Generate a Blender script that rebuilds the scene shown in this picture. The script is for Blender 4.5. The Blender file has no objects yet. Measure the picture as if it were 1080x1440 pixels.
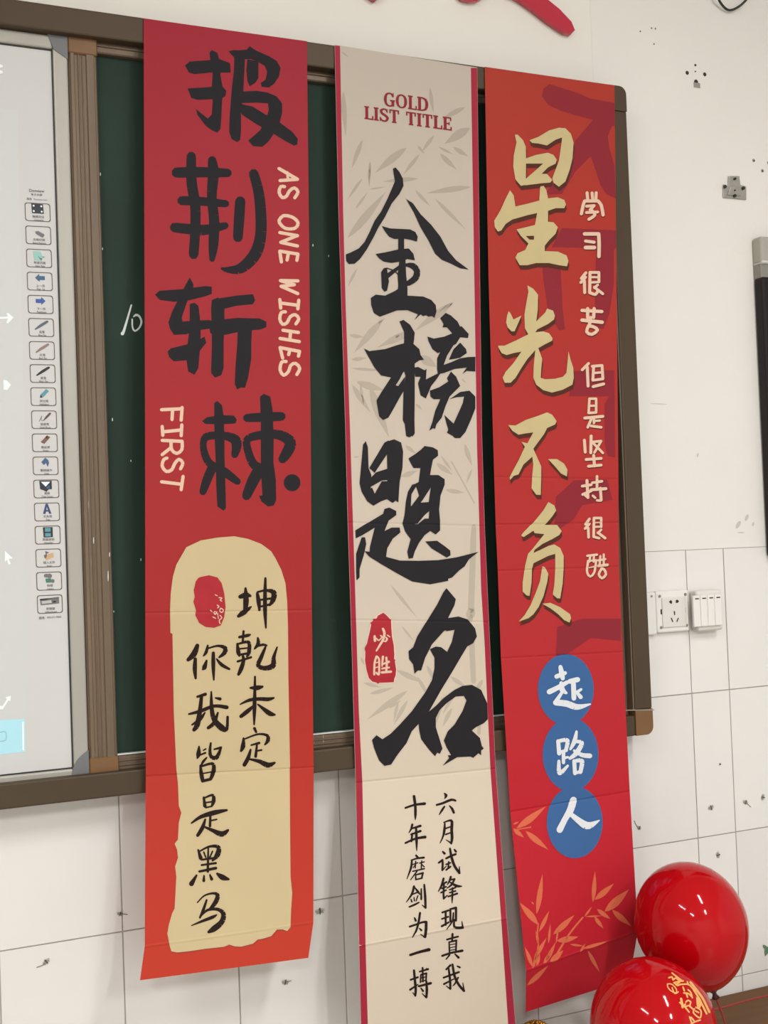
import bpy, bmesh, math, random
from math import radians, sin, cos, pi
from mathutils import Vector, Matrix, noise
from mathutils.bvhtree import BVHTree
from mathutils.geometry import delaunay_2d_cdt

SC = bpy.context.scene
COL = SC.collection
random.seed(7)

# ------------------------------------------------------------------ camera
FPX = 1720.0
TH, PH, RO = radians(24.126), radians(1.633), radians(2.116)
DIST, EYE = 2.0716, 1.35
CAM = Vector((0, -DIST, EYE))
Fv = Vector((sin(TH)*cos(PH), cos(TH)*cos(PH), sin(PH)))
R0 = Vector((cos(TH), -sin(TH), 0)); U0 = R0.cross(Fv)
Rv = R0*cos(RO) - U0*sin(RO); Uv = U0*cos(RO) + R0*sin(RO)
cd = bpy.data.cameras.new('camera'); cam = bpy.data.objects.new('camera', cd); COL.objects.link(cam)
cam.matrix_world = Matrix(((Rv.x, Uv.x, -Fv.x, CAM.x), (Rv.y, Uv.y, -Fv.y, CAM.y), (Rv.z, Uv.z, -Fv.z, CAM.z), (0, 0, 0, 1)))
cd.sensor_fit = 'VERTICAL'; cd.sensor_height = 36.0; cd.lens = FPX/1440*36.0; cd.clip_start = 0.05
SC.camera = cam

# ------------------------------------------------------------------ world, exposure
w = bpy.data.worlds.new('sky'); SC.world = w; w.use_nodes = True
bg = w.node_tree.nodes['Background']; bg.inputs[0].default_value = (0.62, 0.70, 0.85, 1); bg.inputs[1].default_value = 0.9
SC.view_settings.view_transform = 'Standard'; SC.view_settings.look = 'None'
SC.view_settings.gamma = 1.0; SC.view_settings.use_curve_mapping = False
SC.view_settings.exposure = 0.0
LAMP_FRONT, LAMP_REAR = 41.0, 106.0

# ------------------------------------------------------------------ measuring helpers
def ray(px, py):
    return Fv + Rv*((px-540)/FPX) - Uv*((py-720)/FPX)
def at(px, py, Y):
    """point where the sight line of a photo pixel meets the plane y = Y"""
    d = ray(px, py); return CAM + d*((Y+DIST)/d.y)

# ------------------------------------------------------------------ materials
def lin(c):
    c /= 255.0
    return c/12.92 if c <= 0.04045 else ((c+0.055)/1.055)**2.4
def L3(rgb): return (lin(rgb[0]), lin(rgb[1]), lin(rgb[2]), 1)
MATS = {}
def mat(name, rgb, rough=0.5, metal=0.0, spec=0.5, var=0.0, scale=8.0, bump=0.0, bscale=60.0, coat=0.0, stretch=None, rand=0.0, emit=None, trans=0.0, wear=None):
    if name in MATS: return MATS[name]
    m = bpy.data.materials.new(name); m.use_nodes = True; nt = m.node_tree; N = nt.nodes; Lk = nt.links
    b = N['Principled BSDF']
    b.inputs['Base Color'].default_value = L3(rgb); b.inputs['Roughness'].default_value = rough
    b.inputs['Metallic'].default_value = metal; b.inputs['Specular IOR Level'].default_value = spec
    b.inputs['Coat Weight'].default_value = coat
    b.inputs['Transmission Weight'].default_value = trans
    if emit:
        b.inputs['Emission Color'].default_value = L3(rgb); b.inputs['Emission Strength'].default_value = emit
    tc = N.new('ShaderNodeTexCoord'); mp = N.new('ShaderNodeMapping'); Lk.new(tc.outputs['Object'], mp.inputs[0])
    if stretch: mp.inputs['Scale'].default_value = stretch
    if var or rand or wear:
        cur = None
        no = N.new('ShaderNodeTexNoise'); no.inputs['Scale'].default_value = scale; no.inputs['Detail'].default_value = 4
        Lk.new(mp.outputs[0], no.inputs['Vector'])
        mr = N.new('ShaderNodeMapRange'); mr.inputs[1].default_value = .3; mr.inputs[2].default_value = .7
        mr.inputs[3].default_value = 1-var; mr.inputs[4].default_value = 1+var*.6
        Lk.new(no.outputs[0], mr.inputs[0])
        hsv = N.new('ShaderNodeHueSaturation'); hsv.inputs['Color'].default_value = L3(rgb)
        if rand:
            oi = N.new('ShaderNodeObjectInfo'); m2 = N.new('ShaderNodeMapRange')
            m2.inputs[3].default_value = 1-rand; m2.inputs[4].default_value = 1+rand*.4
            Lk.new(oi.outputs['Random'], m2.inputs[0])
            mu = N.new('ShaderNodeMath'); mu.operation = 'MULTIPLY'
            Lk.new(mr.outputs[0], mu.inputs[0]); Lk.new(m2.outputs[0], mu.inputs[1]); Lk.new(mu.outputs[0], hsv.inputs['Value'])
        else: Lk.new(mr.outputs[0], hsv.inputs['Value'])
        cur = hsv.outputs[0]
        if wear:   # scratched, worn flecks: (colour, scale, threshold)
            n2 = N.new('ShaderNodeTexNoise'); n2.inputs['Scale'].default_value = wear[1]; n2.inputs['Detail'].default_value = 6
            Lk.new(mp.outputs[0], n2.inputs['Vector'])
            r2 = N.new('ShaderNodeMapRange'); r2.inputs[1].default_value = wear[2]; r2.inputs[2].default_value = wear[2]+.06
            Lk.new(n2.outputs[0], r2.inputs[0])
            mx = N.new('ShaderNodeMix'); mx.data_type = 'RGBA'; mx.inputs[7].default_value = L3(wear[0])
            Lk.new(r2.outputs[0], mx.inputs[0]); Lk.new(cur, mx.inputs[6]); cur = mx.outputs[2]
        Lk.new(cur, b.inputs['Base Color'])
    if bump:
        n3 = N.new('ShaderNodeTexNoise'); n3.inputs['Scale'].default_value = bscale; n3.inputs['Detail'].default_value = 5
        Lk.new(mp.outputs[0], n3.inputs['Vector'])
        bp = N.new('ShaderNodeBump'); bp.inputs['Strength'].default_value = bump; bp.inputs['Distance'].default_value = .004
        Lk.new(n3.outputs[0], bp.inputs['Height']); Lk.new(bp.outputs[0], b.inputs['Normal'])
    MATS[name] = m
    return m
def grad_mat(name, stops, rough=.5, bump=.15):
    """colour run down a banner by height: stops = [(z, rgb)...]"""
    m = bpy.data.materials.new(name); m.use_nodes = True; N = m.node_tree.nodes; Lk = m.node_tree.links
    b = N['Principled BSDF']; b.inputs['Roughness'].default_value = rough; b.inputs['Specular IOR Level'].default_value = .12
    g = N.new('ShaderNodeNewGeometry'); s = N.new('ShaderNodeSeparateXYZ'); Lk.new(g.outputs['Position'], s.inputs[0])
    z0 = min(s_[0] for s_ in stops); z1 = max(s_[0] for s_ in stops)
    mr = N.new('ShaderNodeMapRange'); mr.inputs[1].default_value = z0; mr.inputs[2].default_value = z1; Lk.new(s.outputs['Z'], mr.inputs[0])
    cr = N.new('ShaderNodeValToRGB'); e = cr.color_ramp.elements
    st = sorted([((z-z0)/(z1-z0), c) for z, c in stops])
    e[0].position, e[0].color = st[0][0], L3(st[0][1]); e[1].position, e[1].color = st[-1][0], L3(st[-1][1])
    for p, c in st[1:-1]:
        q = e.new(p); q.color = L3(c)
    Lk.new(mr.outputs[0], cr.inputs[0]); Lk.new(cr.outputs[0], b.inputs['Base Color'])
    no = N.new('ShaderNodeTexNoise'); no.inputs['Scale'].default_value = 7; no.inputs['Detail'].default_value = 3
    bp = N.new('ShaderNodeBump'); bp.inputs['Strength'].default_value = bump; bp.inputs['Distance'].default_value = .01
    tc = N.new('ShaderNodeTexCoord'); Lk.new(tc.outputs['Object'], no.inputs['Vector'])
    Lk.new(no.outputs[0], bp.inputs['Height']); Lk.new(bp.outputs[0], b.inputs['Normal'])
    return m

PLASTER = mat('white_plaster', (232, 226, 217), .7, var=.025, scale=3, bump=.12, bscale=90)
PANEL = mat('white_panel_paint', (233, 227, 216), .6, var=.02, scale=2, bump=.06, bscale=50)
TILE = mat('white_wall_tile', (231, 226, 219), .22, var=.02, scale=5, rand=.035)
GROUT = mat('grey_grout', (176, 169, 160), .9, var=.15, scale=20)
BRONZE = mat('bronze_aluminium', (80, 66, 50), .5, metal=.2, spec=.25, var=.10, scale=4, wear=((150, 135, 115), 60, .74), stretch=(1, 1, .3))
BRONZE2 = mat('worn_bronze_aluminium', (116, 98, 80), .45, metal=.2, spec=.3, var=.16, scale=6, stretch=(6, 6, .35), wear=((185, 170, 150), 40, .72))
CAPBROWN = mat('brown_plastic_cap', (118, 82, 46), .5, var=.12, scale=12)
DARKGAP = mat('dark_recess_metal', (40, 32, 26), .7)
GREEN = mat('green_chalkboard', (44, 60, 50), .6, spec=.12, var=.12, scale=5, wear=((78, 92, 82), 7, .70))
STEEL = mat('light_grey_bezel', (172, 167, 157), .4, metal=.2, spec=.3, var=.04, scale=5, stretch=(4, 4, .3))
CAPGREY = mat('grey_plastic_corner', (112, 112, 112), .5, var=.08)
SCREEN = mat('whiteboard_surface', (207, 204, 200), .4, spec=.3, var=.02, scale=2)
SCREEN2 = mat('whiteboard_page', (206, 206, 202), .4, spec=.3)
BLACK = mat('black_rubber_seam', (22, 18, 16), .5)
GLOW = mat('pale_icon_white', (240, 246, 244), .4)
CYAN = mat('pale_cyan_box', (178, 226, 238), .35)
CHALK = mat('white_chalk', (225, 228, 222), .95)
INK = mat('black_ink', (40, 37, 40), .65, spec=.12)
INK2 = mat('brown_black_ink', (40, 26, 22), .65, spec=.12)
CREAM = mat('cream_print', (202, 181, 140), .6, var=.02, spec=.12)
GOLD = mat('gold_print', (200, 181, 133), .6, var=.05, scale=14, spec=.12)
GOLDSH = mat('brown_shade_print', (84, 44, 32), .5, spec=.12)
PEACH = mat('peach_print', (226, 190, 164), .5, spec=.12)
CRIMSON = mat('crimson_border_print', (162, 43, 60), .5, spec=.12)
SEALRED = mat('seal_red_print', (172, 46, 54), .5, var=.08, scale=30, spec=.12)
LEAFGREY = grad_mat('grey_bamboo_print', [(2.25, (172, 158, 144)), (1.5, (182, 168, 151)), (.9, (190, 177, 160))], .6, .1)  # leaf grey runs darker towards the top, lighter towards the bottom
OVERLAY = mat('dark_crimson_print', (140, 42, 51), .5, spec=.12)
BLUE = mat('blue_print', (62, 100, 150), .5, spec=.12)
WHITEP = mat('white_print', (222, 224, 226), .5, spec=.12)
ORANGE = mat('orange_bamboo_print', (212, 106, 74), .5, spec=.12)
TITLE = mat('dark_red_title_print', (138, 38, 48), .5, spec=.12)
PLATE = mat('white_switch_plastic', (232, 228, 220), .3)
PLATE2 = mat('ivory_plastic', (222, 217, 208), .4)
HOLE = mat('socket_slot_dark', (40, 34, 30), .6)
SCREW = mat('screw_metal', (150, 145, 138), .35, metal=.7)
BRACKET = mat('galvanised_bracket', (176, 170, 160), .4, metal=.5, var=.12, scale=60)
BALLOON = mat('red_latex', (182, 3, 14), .07, spec=.27)
BALGOLD = mat('gold_foil_ink', (238, 170, 98), .35)
KNOT = mat('dark_red_latex', (70, 8, 10), .3)
STRING = mat('red_ribbon', (150, 40, 34), .45)
WOOD = mat('brown_cabinet_wood', (108, 74, 42), .55, spec=.2, var=.16, scale=5, stretch=(1, 6, 6))
GOLDBEAD = mat('gold_beads', (205, 150, 50), .22, metal=.9)
PAPER = mat('cream_card', (226, 200, 180), .6)
ACRYL = mat('red_acrylic', (186, 32, 56), .18, coat=.4)
ACRYLS = mat('pale_acrylic_edge', (206, 130, 136), .3)
CABLE = mat('black_cable', (38, 34, 32), .45)
TVBLACK = mat('black_glossy_panel', (34, 28, 28), .4, spec=.2)
TVGREY = mat('grey_cover', (168, 164, 152), .45)
BUG = mat('brown_insect', (84, 80, 66), .7)
WINGM = mat('grey_wing', (150, 146, 132), .6)
FLOORM = mat('floor_tile', (180, 175, 168), .35, var=.06, scale=6)
CEILM = mat('white_ceiling', (228, 226, 220), .8, bump=.05)
WALLM = mat('cream_side_wall', (226, 222, 215), .8, bump=.08)
FRAMEW = mat('white_window_frame', (225, 225, 222), .4)
LAMPBODY = mat('white_lamp_body', (235, 235, 232), .4)
TUBEM = mat('lit_tube', (255, 248, 238), .4, emit=9.0)

# ------------------------------------------------------------------ object helpers
def new(name, me, m=None, parent=None):
    o = bpy.data.objects.new(name, me); COL.objects.link(o)
    if m is not None and me is not None: me.materials.append(m)
    if parent is not None: o.parent = parent; o.matrix_parent_inverse = parent.matrix_basis.inverted()
    return o
def mesh(name, v, f, m=None, parent=None, smooth=False):
    me = bpy.data.meshes.new(name); me.from_pydata([tuple(p) for p in v], [], f); me.update()
    if smooth:
        for p in me.polygons: p.use_smooth = True
    return new(name, me, m, parent)
def frombm(name, bm, m=None, parent=None, smooth=False):
    bmesh.ops.recalc_face_normals(bm, faces=bm.faces)
    me = bpy.data.meshes.new(name); bm.to_mesh(me); bm.free()
    if smooth:
        for p in me.polygons: p.use_smooth = True
    return new(name, me, m, parent)
def tag(o, label, cat, group=None, kind=None):
    o['label'] = label
    if cat: o['category'] = cat
    if group: o['group'] = group
    if kind: o['kind'] = kind
    return o
def thing(name, label, cat, loc=(0, 0, 0), group=None):
    o = bpy.data.objects.new(name, None); COL.objects.link(o); o.location = loc; o.empty_display_size = .05
    return tag(o, label, cat, group)
def struct(o): o['kind'] = 'structure'; return o
def add_box(bm, x0, x1, y0, y1, z0, z1, bev=0.0, seg=1):
    r = bmesh.ops.create_cube(bm, size=1)
    for v in r['verts']:
        v.co = Vector(((x0+x1)/2+v.co.x*(x1-x0), (y0+y1)/2+v.co.y*(y1-y0), (z0+z1)/2+v.co.z*(z1-z0)))
    if bev:
        es = list({e for v in r['verts'] for e in v.link_edges})
        bmesh.ops.bevel(bm, geom=es, offset=bev, segments=seg, affect='EDGES', profile=.5)
def box(name, x0, x1, y0, y1, z0, z1, m, parent=None, bev=0.0, seg=1):
    bm = bmesh.new(); add_box(bm, x0, x1, y0, y1, z0, z1, bev, seg); return frombm(name, bm, m, parent)
def prism(name, pts, y0, y1, m, parent=None, bev=0.0):
    """extrude a world (x, z) outline from y1 (back) to y0 (front)"""
    bm = bmesh.new(); vs = [bm.verts.new((x, y0, z)) for x, z in pts]
    f = bm.faces.new(vs)
    r = bmesh.ops.extrude_face_region(bm, geom=[f])
    for e in r['geom']:
        if isinstance(e, bmesh.types.BMVert): e.co.y = y1
    if bev:
        es = [e for e in bm.edges if abs(e.verts[0].co.y-y0) < 1e-6 and abs(e.verts[1].co.y-y0) < 1e-6]
        bmesh.ops.bevel(bm, geom=es, offset=bev, segments=2, affect='EDGES', profile=.5)
    return frombm(name, bm, m, parent)
def tube(name, pts, rad, m, parent=None, n=8, taper=None):
    bm = bmesh.new(); rings = []
    for i, p in enumerate(pts):
        a = Vector(pts[max(0, i-1)]); b = Vector(pts[min(len(pts)-1, i+1)]); t = (b-a).normalized()
        u = t.cross(Vector((0, 0, 1)) if abs(t.z) < .9 else Vector((1, 0, 0))).normalized(); v = t.cross(u)
        r = rad if taper is None else taper[i]
        rings.append([bm.verts.new(Vector(p)+(u*cos(2*pi*k/n)+v*sin(2*pi*k/n))*r) for k in range(n)])
    for a, b in zip(rings, rings[1:]):
        for k in range(n): bm.faces.new((a[k], a[(k+1) % n], b[(k+1) % n], b[k]))
    bm.faces.new(rings[0]); bm.faces.new(rings[-1])
    return frombm(name, bm, m, parent, True)
def spline(pts, n=6):
    P = [Vector(p) for p in pts]; out = []
    for i in range(len(P)-1):
        a, b, c, d = P[max(0, i-1)], P[i], P[i+1], P[min(len(P)-1, i+2)]
        for k in range(n):
            t = k/n
            out.append(.5*((2*b)+(c-a)*t+(2*a-5*b+4*c-d)*t*t+(3*b-a-3*c+d)*t**3))
    return out+[P[-1]]

# ------------------------------------------------------------------ brush-stroke drawing (in photo-measured units)
def S(*a):
    P = [Vector(a[i:i+3]) for i in range(0, len(a), 3)]
    Q = spline(P, 4) if len(P) > 2 else P
    out = []
    for p, q in zip(Q, Q[1:]):
        d = Vector((q.x-p.x, q.y-p.y))
        if d.length < 1e-5: continue
        n = Vector((-d.y, d.x)).normalized()
        out.append([(p.x+n.x*p.z/2, p.y+n.y*p.z/2), (p.x-n.x*p.z/2, p.y-n.y*p.z/2), (q.x-n.x*q.z/2, q.y-n.y*q.z/2), (q.x+n.x*q.z/2, q.y+n.y*q.z/2)])
    for p in (P if len(P) < 4 else Q[::2]):
        out.append([(p.x+cos(k*pi/4+.3)*p.z*.5, p.y+sin(k*pi/4+.3)*p.z*.5) for k in range(8)])
    return out
def SW(wd, *a):
    t = []
    for i in range(0, len(a), 2): t += [a[i], a[i+1], wd]
    return S(*t)
def P(*a): return [[(a[i], a[i+1]) for i in range(0, len(a), 2)]]
def EL(cx, cy, rx, ry, n=28, rot=0.0):
    return [[(cx+cos(2*pi*k/n)*rx*cos(rot)-sin(2*pi*k/n)*ry*sin(rot), cy+cos(2*pi*k/n)*rx*sin(rot)+sin(2*pi*k/n)*ry*cos(rot)) for k in range(n)]]
def LF(x0, y0, x1, y1, wd):
    d = Vector((x1-x0, y1-y0)); n = Vector((-d.y, d.x)).normalized()*wd/2
    prof = [(0, 0), (.1, .45), (.25, .85), (.42, 1), (.6, .85), (.8, .45), (1, 0)]
    a = [(x0+d.x*t+n.x*h, y0+d.y*t+n.y*h) for t, h in prof]; b = [(x0+d.x*t-n.x*h*.8, y0+d.y*t-n.y*h*.8) for t, h in prof[1:-1]]
    return [a+b[::-1]]
def X(ox, oy, s, *groups):
    return [[(ox+x/s, oy+y/s) for x, y in poly] for g in groups for poly in g]
def shift(polys, dx, dy): return [[(x+dx, y+dy) for x, y in p] for p in polys]

class Flat:
    """a flat surface facing the room at y = Y"""
    def __init__(s, Y): s.Y = Y
    def lines(s, bb): return []
    def hit(s, px, py): return at(px, py, s.Y), Vector((0, -1, 0))
class Sheet:
    """a hanging banner: knots = [(left pixel, right pixel, yL, yR)], folds run from left to right"""
    def __init__(s, knots, nc=8, nr=4):
        s.k = knots; s.nc = nc; rows = []; rpx = []
        for i in range(len(knots)-1):
            A, B = knots[i], knots[i+1]; nr = 1 if abs(B[0][1]-A[0][1]) < 5 else 4
            LA, RA = at(*A[0], A[2]), at(*A[1], A[3]); LB, RB = at(*B[0], B[2]), at(*B[1], B[3])
            for j in range(nr if i < len(knots)-2 else nr+1):
                t = j/nr; l = LA.lerp(LB, t); r = RA.lerp(RB, t)
                rows.append([l.lerp(r, c/nc) for c in range(nc+1)])
        s.rows = rows
        s.v = [p for r in rows for p in r]; n = nc+1
        s.f = [(i*n+c, (i+1)*n+c, (i+1)*n+c+1, i*n+c+1) for i in range(len(rows)-1) for c in range(nc)]
        s.bvh = BVHTree.FromPolygons(s.v, s.f)
        def pr(p):
            q = p-CAM; z = q.dot(Fv); return (540+FPX*q.dot(Rv)/z, 720-FPX*q.dot(Uv)/z)
        s.pp = [[pr(p) for p in r] for r in rows]
    def edge(s, c, y):
        pts = [r[c] for r in s.pp]
        for a, b in zip(pts, pts[1:]):
            if a[1] <= y <= b[1]: return a[0]+(b[0]-a[0])*(y-a[1])/max(1e-6, b[1]-a[1])
        return pts[0][0] if y < pts[0][1] else pts[-1][0]
    def lines(s, bb):
        x0, y0, x1, y1 = bb; out = []
        for r in s.pp:
            a, b = r[0], r[-1]
            if max(a[1], b[1]) > y0-3 and min(a[1], b[1]) < y1+3:
                out.append([(a[0]-3, a[1]-3*(b[1]-a[1])/(b[0]-a[0]))]+list(r[1:-1])+[(b[0]+3, b[1]+3*(b[1]-a[1])/(b[0]-a[0]))])
        for c in range(1, s.nc):
            pts = [r[c] for r in s.pp]
            seg = [p for p, q in zip(pts, pts[1:]+[pts[-1]]) if q[1] > y0-60 and p[1] < y1+60]
            if len(seg) > 1 and min(p[0] for p in seg) < x1 and max(p[0] for p in seg) > x0: out.append(seg)
        return out
    def hit(s, px, py):
        l, r = s.edge(0, py), s.edge(s.nc, py); px = min(max(px, l+.25), r-.25)
        for dy in (0, .5, -.5, 1.5, -1.5, 4, -4, 8, -8, 14, -14):
            d = ray(px, py+dy).normalized()
            loc, nor, i, t = s.bvh.ray_cast(CAM, d)
            if loc: return loc, (nor if nor.y < 0 else -nor)
        return at(px, py, s.k[0][2]), Vector((0, -1, 0))
class Solid:
    """any closed surface, hit from the front"""
    def __init__(s, o):
        me = o.data; s.bvh = BVHTree.FromPolygons([o.matrix_world @ v.co for v in me.vertices], [tuple(p.vertices) for p in me.polygons])
    def lines(s, bb): return []
    def hit(s, px, py):
        loc, nor, i, t = s.bvh.ray_cast(CAM, ray(px, py).normalized())
        if loc is None: return None
        return loc, nor
def area(p): return sum(p[i-1][0]*p[i][1]-p[i][0]*p[i-1][1] for i in range(len(p)))/2
def ink(name, polys, surf, m, parent, layer=1, label=None):
    vs, fs, es = [], [], []
    xs = [p[0] for q in polys for p in q]; ys = [p[1] for q in polys for p in q]
    bb = (min(xs), min(ys), max(xs), max(ys))
    for q in polys:
        if abs(area(q)) < 1e-3: continue
        if area(q) < 0: q = q[::-1]
        b = len(vs); vs += [Vector(p) for p in q]; fs.append(list(range(b, b+len(q))))
    for ln in surf.lines(bb):
        b = len(vs); vs += [Vector(p) for p in ln]; es += [(b+i, b+i+1) for i in range(len(ln)-1)]
    r = delaunay_2d_cdt(vs, es, fs, 0, 1e-4)
    V, Fc, OF = r[0], r[2], r[5]
    keep = [f for f, o in zip(Fc, OF) if len(o)]
    used = sorted({i for f in keep for i in f}); idx = {}; out = []
    for i in used:
        h = surf.hit(V[i].x, V[i].y)
        if h is None: continue
        idx[i] = len(out); out.append(h[0]+h[1]*(.00045*layer))
    F = [tuple(idx[i] for i in f) for f in keep if all(i in idx for i in f)]
    o = mesh(name, out, F, m, parent)
    if label: o['label'] = label
    return o
def words(txt, size, cx, cy, surf, m, name, parent, slope=0.0, lean=0.03, wide=1.0):
    """small printed text centred on a measured point"""
    cu = bpy.data.curves.new('lettering', 'FONT'); cu.body = txt; cu.size = 1; cu.resolution_u = 2; cu.align_x = 'CENTER'
    to = bpy.data.objects.new('lettering', cu); COL.objects.link(to)
    dg = bpy.context.evaluated_depsgraph_get(); me = bpy.data.meshes.new_from_object(to.evaluated_get(dg))
    bpy.data.objects.remove(to); bpy.data.curves.remove(cu)
    for v in me.vertices:
        u, q = v.co.x*size*wide, v.co.y*size
        h = surf.hit(cx+u-q*lean, cy+u*slope-q); v.co = h[0]+h[1]*.0009
    me.materials.clear(); me.name = name
    return new(name, me, m, parent)

# ================================================================== the room
TILE_TOP = 1.3208
ZC = 3.15
wall = struct(box('wall_back', -4.2, 3.9, .0020, .2, 0, ZC, GROUT))
box('plaster', -4.2, 3.9, 0, .0020, TILE_TOP, ZC, PLASTER, wall)
xs = at(832, 50, -.006).x
prism('panel', [(-4.2, 2.1), (xs, 2.1), (xs, ZC), (-4.2, ZC)], -.006, 0, PANEL, wall, .002)
# glazed tiles, 200 x 300 mm, each its own piece
tile_meshes = {}
def tile(x0, x1, z0, z1):
    key = (round(x1-x0, 4), round(z1-z0, 4)); g = .0010
    if key not in tile_meshes:
        bm = bmesh.new(); add_box(bm, g, key[0]-g, 0, .0017, g, key[1]-g, .0006); bmesh.ops.recalc_face_normals(bm, faces=bm.faces)
        me = bpy.data.meshes.new('tile'); bm.to_mesh(me); bm.free(); me.materials.append(TILE); tile_meshes[key] = me
    o = bpy.data.objects.new('tile', tile_meshes[key]); COL.objects.link(o); o.parent = wall
    o.location = (x0, random.uniform(-.0002, .0002), z0)
cols = [1.6125-.1985*k for k in range(13)][::-1]+[1.7105]+[1.7105+.1985*k for k in range(1, 6)]
rows = [TILE_TOP-.2985*k for k in range(4)]+[TILE_TOP-.2985*4, 0.0]
for a, b in zip(cols, cols[1:]):
    for t, u in zip(rows, rows[1:]): tile(a, b, u, t)
struct(box('floor', -4.2, 3.9, -7.2, .2, -.1, 0, FLOORM))
struct(box('ceiling', -4.2, 3.9, -7.2, .2, ZC, ZC+.1, CEILM))
struct(box('wall_left', -4.3, -4.2, -7.2, .2, 0, ZC, WALLM))
struct(box('wall_rear', -4.2, 3.9, -7.3, -7.2, 0, ZC, WALLM))
bm = bmesh.new()
for a in [(-7.2, -3.4, 0, ZC), (-3.4, -1.0, 0, .95), (-3.4, -1.0, 2.65, ZC), (-1.0, .2, 0, ZC)]: add_box(bm, 3.9, 4.0, *a)
struct(frombm('wall_right', bm, WALLM))
win = struct(box('window_1', 3.9, 3.96, -3.4, -1.0, .95, 1.0, FRAMEW))
for a in [(-3.4, -1.0, 2.6, 2.65), (-3.4, -3.35, 1.0, 2.6), (-1.05, -1.0, 1.0, 2.6), (-2.22, -2.18, 1.0, 2.6)]: box('window_frame', 3.9, 3.96, *a, FRAMEW, win)

# ceiling lamps: two tubes along the room, as the balloons mirror them
def lamp(x, y, label, watt):
    t = thing('ceiling_lamp', label, 'lamp', (x, y, ZC-.11), 'ceiling tube lamps')
    box('lamp_body', x-.09, x+.09, y-.62, y+.62, ZC-.05, ZC, LAMPBODY, t, .01)
    for s in (-1, 1):
        tube('lamp_tube', [(x+s*.05, y-.6, ZC-.075), (x+s*.05, y+.6, ZC-.075)], .014, TUBEM, t)
    ld = bpy.data.lights.new('tube_light', 'AREA'); ld.shape = 'RECTANGLE'; ld.size = .16; ld.size_y = 1.2
    ld.energy = watt; ld.color = (.915, .945, .975)
    lo = bpy.data.objects.new('tube_light', ld); COL.objects.link(lo); lo.parent = t; lo.location = (0, 0, -.005)
lamp(1.5, -2.4, 'ceiling tube lamp nearest the board, on the window side', LAMP_FRONT)
lamp(-1.3, -2.4, 'ceiling tube lamp nearest the board, away from the window', LAMP_FRONT)
lamp(1.5, -5.0, 'ceiling tube lamp at the rear, on the window side', LAMP_REAR)
lamp(-1.3, -5.0, 'ceiling tube lamp at the rear, away from the window', LAMP_REAR)

# ================================================================== chalkboard frame
FY = -.070
ZT, ZB, XR = 2.2518, .9622, 1.4605
fr = thing('chalkboard_frame', 'wide bronze aluminium frame around the green chalkboard and whiteboard', 'board frame', (XR-.6, FY, ZB))
def rail(name, z0, z1, x0, x1):
    box(name, x0, x1, FY, -.0005, z0, z1, BRONZE, fr, .003, 2)
XI0 = at(889, 900, FY).x-.0006
rail('top_rail', ZT-.0438, ZT, -2.2, XI0); rail('bottom_rail', ZB, ZB+.0398, -2.2, XI0)
XI = at(889, 900, FY).x
box('side_stile', XI, XR, FY, -.0005, ZB+.05, ZT-.05, BRONZE, fr, .003, 2)
box('side_stile', -2.25, -2.2, FY, -.0005, ZB, ZT, BRONZE, fr, .003, 2)
def corner(z, sgn, m):
    r = .016; c = []
    for k in range(7):
        a = k*pi/12; c.append((XR-r+r*sin(a), z-sgn*r+sgn*r*cos(a)))
    pts = c+[(XR, z-sgn*.05), (XI, z-sgn*.05), (XI, z)][0:]
    prism('corner_cap', pts, FY-.0008, -.0005, m, fr)
corner(ZT, 1, BRONZE); corner(ZB, -1, CAPBROWN)
box('back_plate', -2.2, XR-.01, -.012, -.0005, ZB+.01, ZT-.01, DARKGAP, fr)
box('groove_strip', at(888, 900, FY-.001).x-.003, at(888, 900, FY-.001).x, FY-.001, -.02, ZB+.05, ZT-.05, BRONZE2, fr)
tag(mesh('seam_line', [at(857, 998.5, FY-.0012), at(920, 997.5, FY-.0012), at(920, 999, FY-.0012), at(857, 999.6, FY-.0012)], [(0, 1, 2, 3)], mat('pale_scuff', (150, 140, 126), .6), fr), 'pale scuffed seam', None)

# ------------------------------------------------------------------ interactive whiteboard
WY = -.050
xe = at(111, 600, WY).x                       # where whiteboard and chalkboard meet
zt = at(60, 49, WY).z; zb = at(60, 1100, WY).z
xk = at(87.5, 600, WY).x; zk = at(40, 67, WY).z; zkb = at(40, 1085.5, WY).z
wb = thing('interactive_whiteboard', 'white interactive board with a column of printed tool buttons, left edge', 'whiteboard', (xe-.3, WY, zb))
box('screen', -1.25, xk, WY+.002, -.013, zkb, zk, SCREEN, wb)
box('bezel_side', xk+.002, xe-.001, WY-.004, -.013, zb, zt, STEEL, wb, .003, 2)
box('bezel_top', -1.25, xk+.002, WY-.004, -.013, zk+.002, zt, STEEL, wb, .003, 2)
box('bezel_bottom', -1.25, xk+.002, WY-.004, -.013, zb, zkb-.002, STEEL, wb, .003, 2)
box('seam_side', xk, xk+.002, WY, -.013, zkb, zk, BLACK, wb); box('seam_top', -1.25, xk+.002, WY, -.013, zk, zk+.002, BLACK, wb)
box('seam_bottom', -1.25, xk+.002, WY, -.013, zkb-.002, zkb, BLACK, wb)
a = .03
prism('corner_cap', [(xe-.001, zt), (xk-.006, zt), (xk+.003, zk+.001), (xe-.001, zk-.013)], WY-.0055, -.013, CAPGREY, wb)
cpts = [(xe-.001, zb), (xk-.004, zb), (xk+.001, zkb)]+[(xk+.001+(xe-.002-xk)*t, zkb+.026*t**.6) for t in (.2, .4, .7, 1)]
prism('corner_cap', cpts, WY-.0055, -.013, CAPGREY, wb)
WS = Flat(WY+.002)
ink('projected_page', P(-20, 150, 25, 155, 34, 600, 37, 1074, -20, 1082), WS, SCREEN2, wb, .4)
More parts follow.
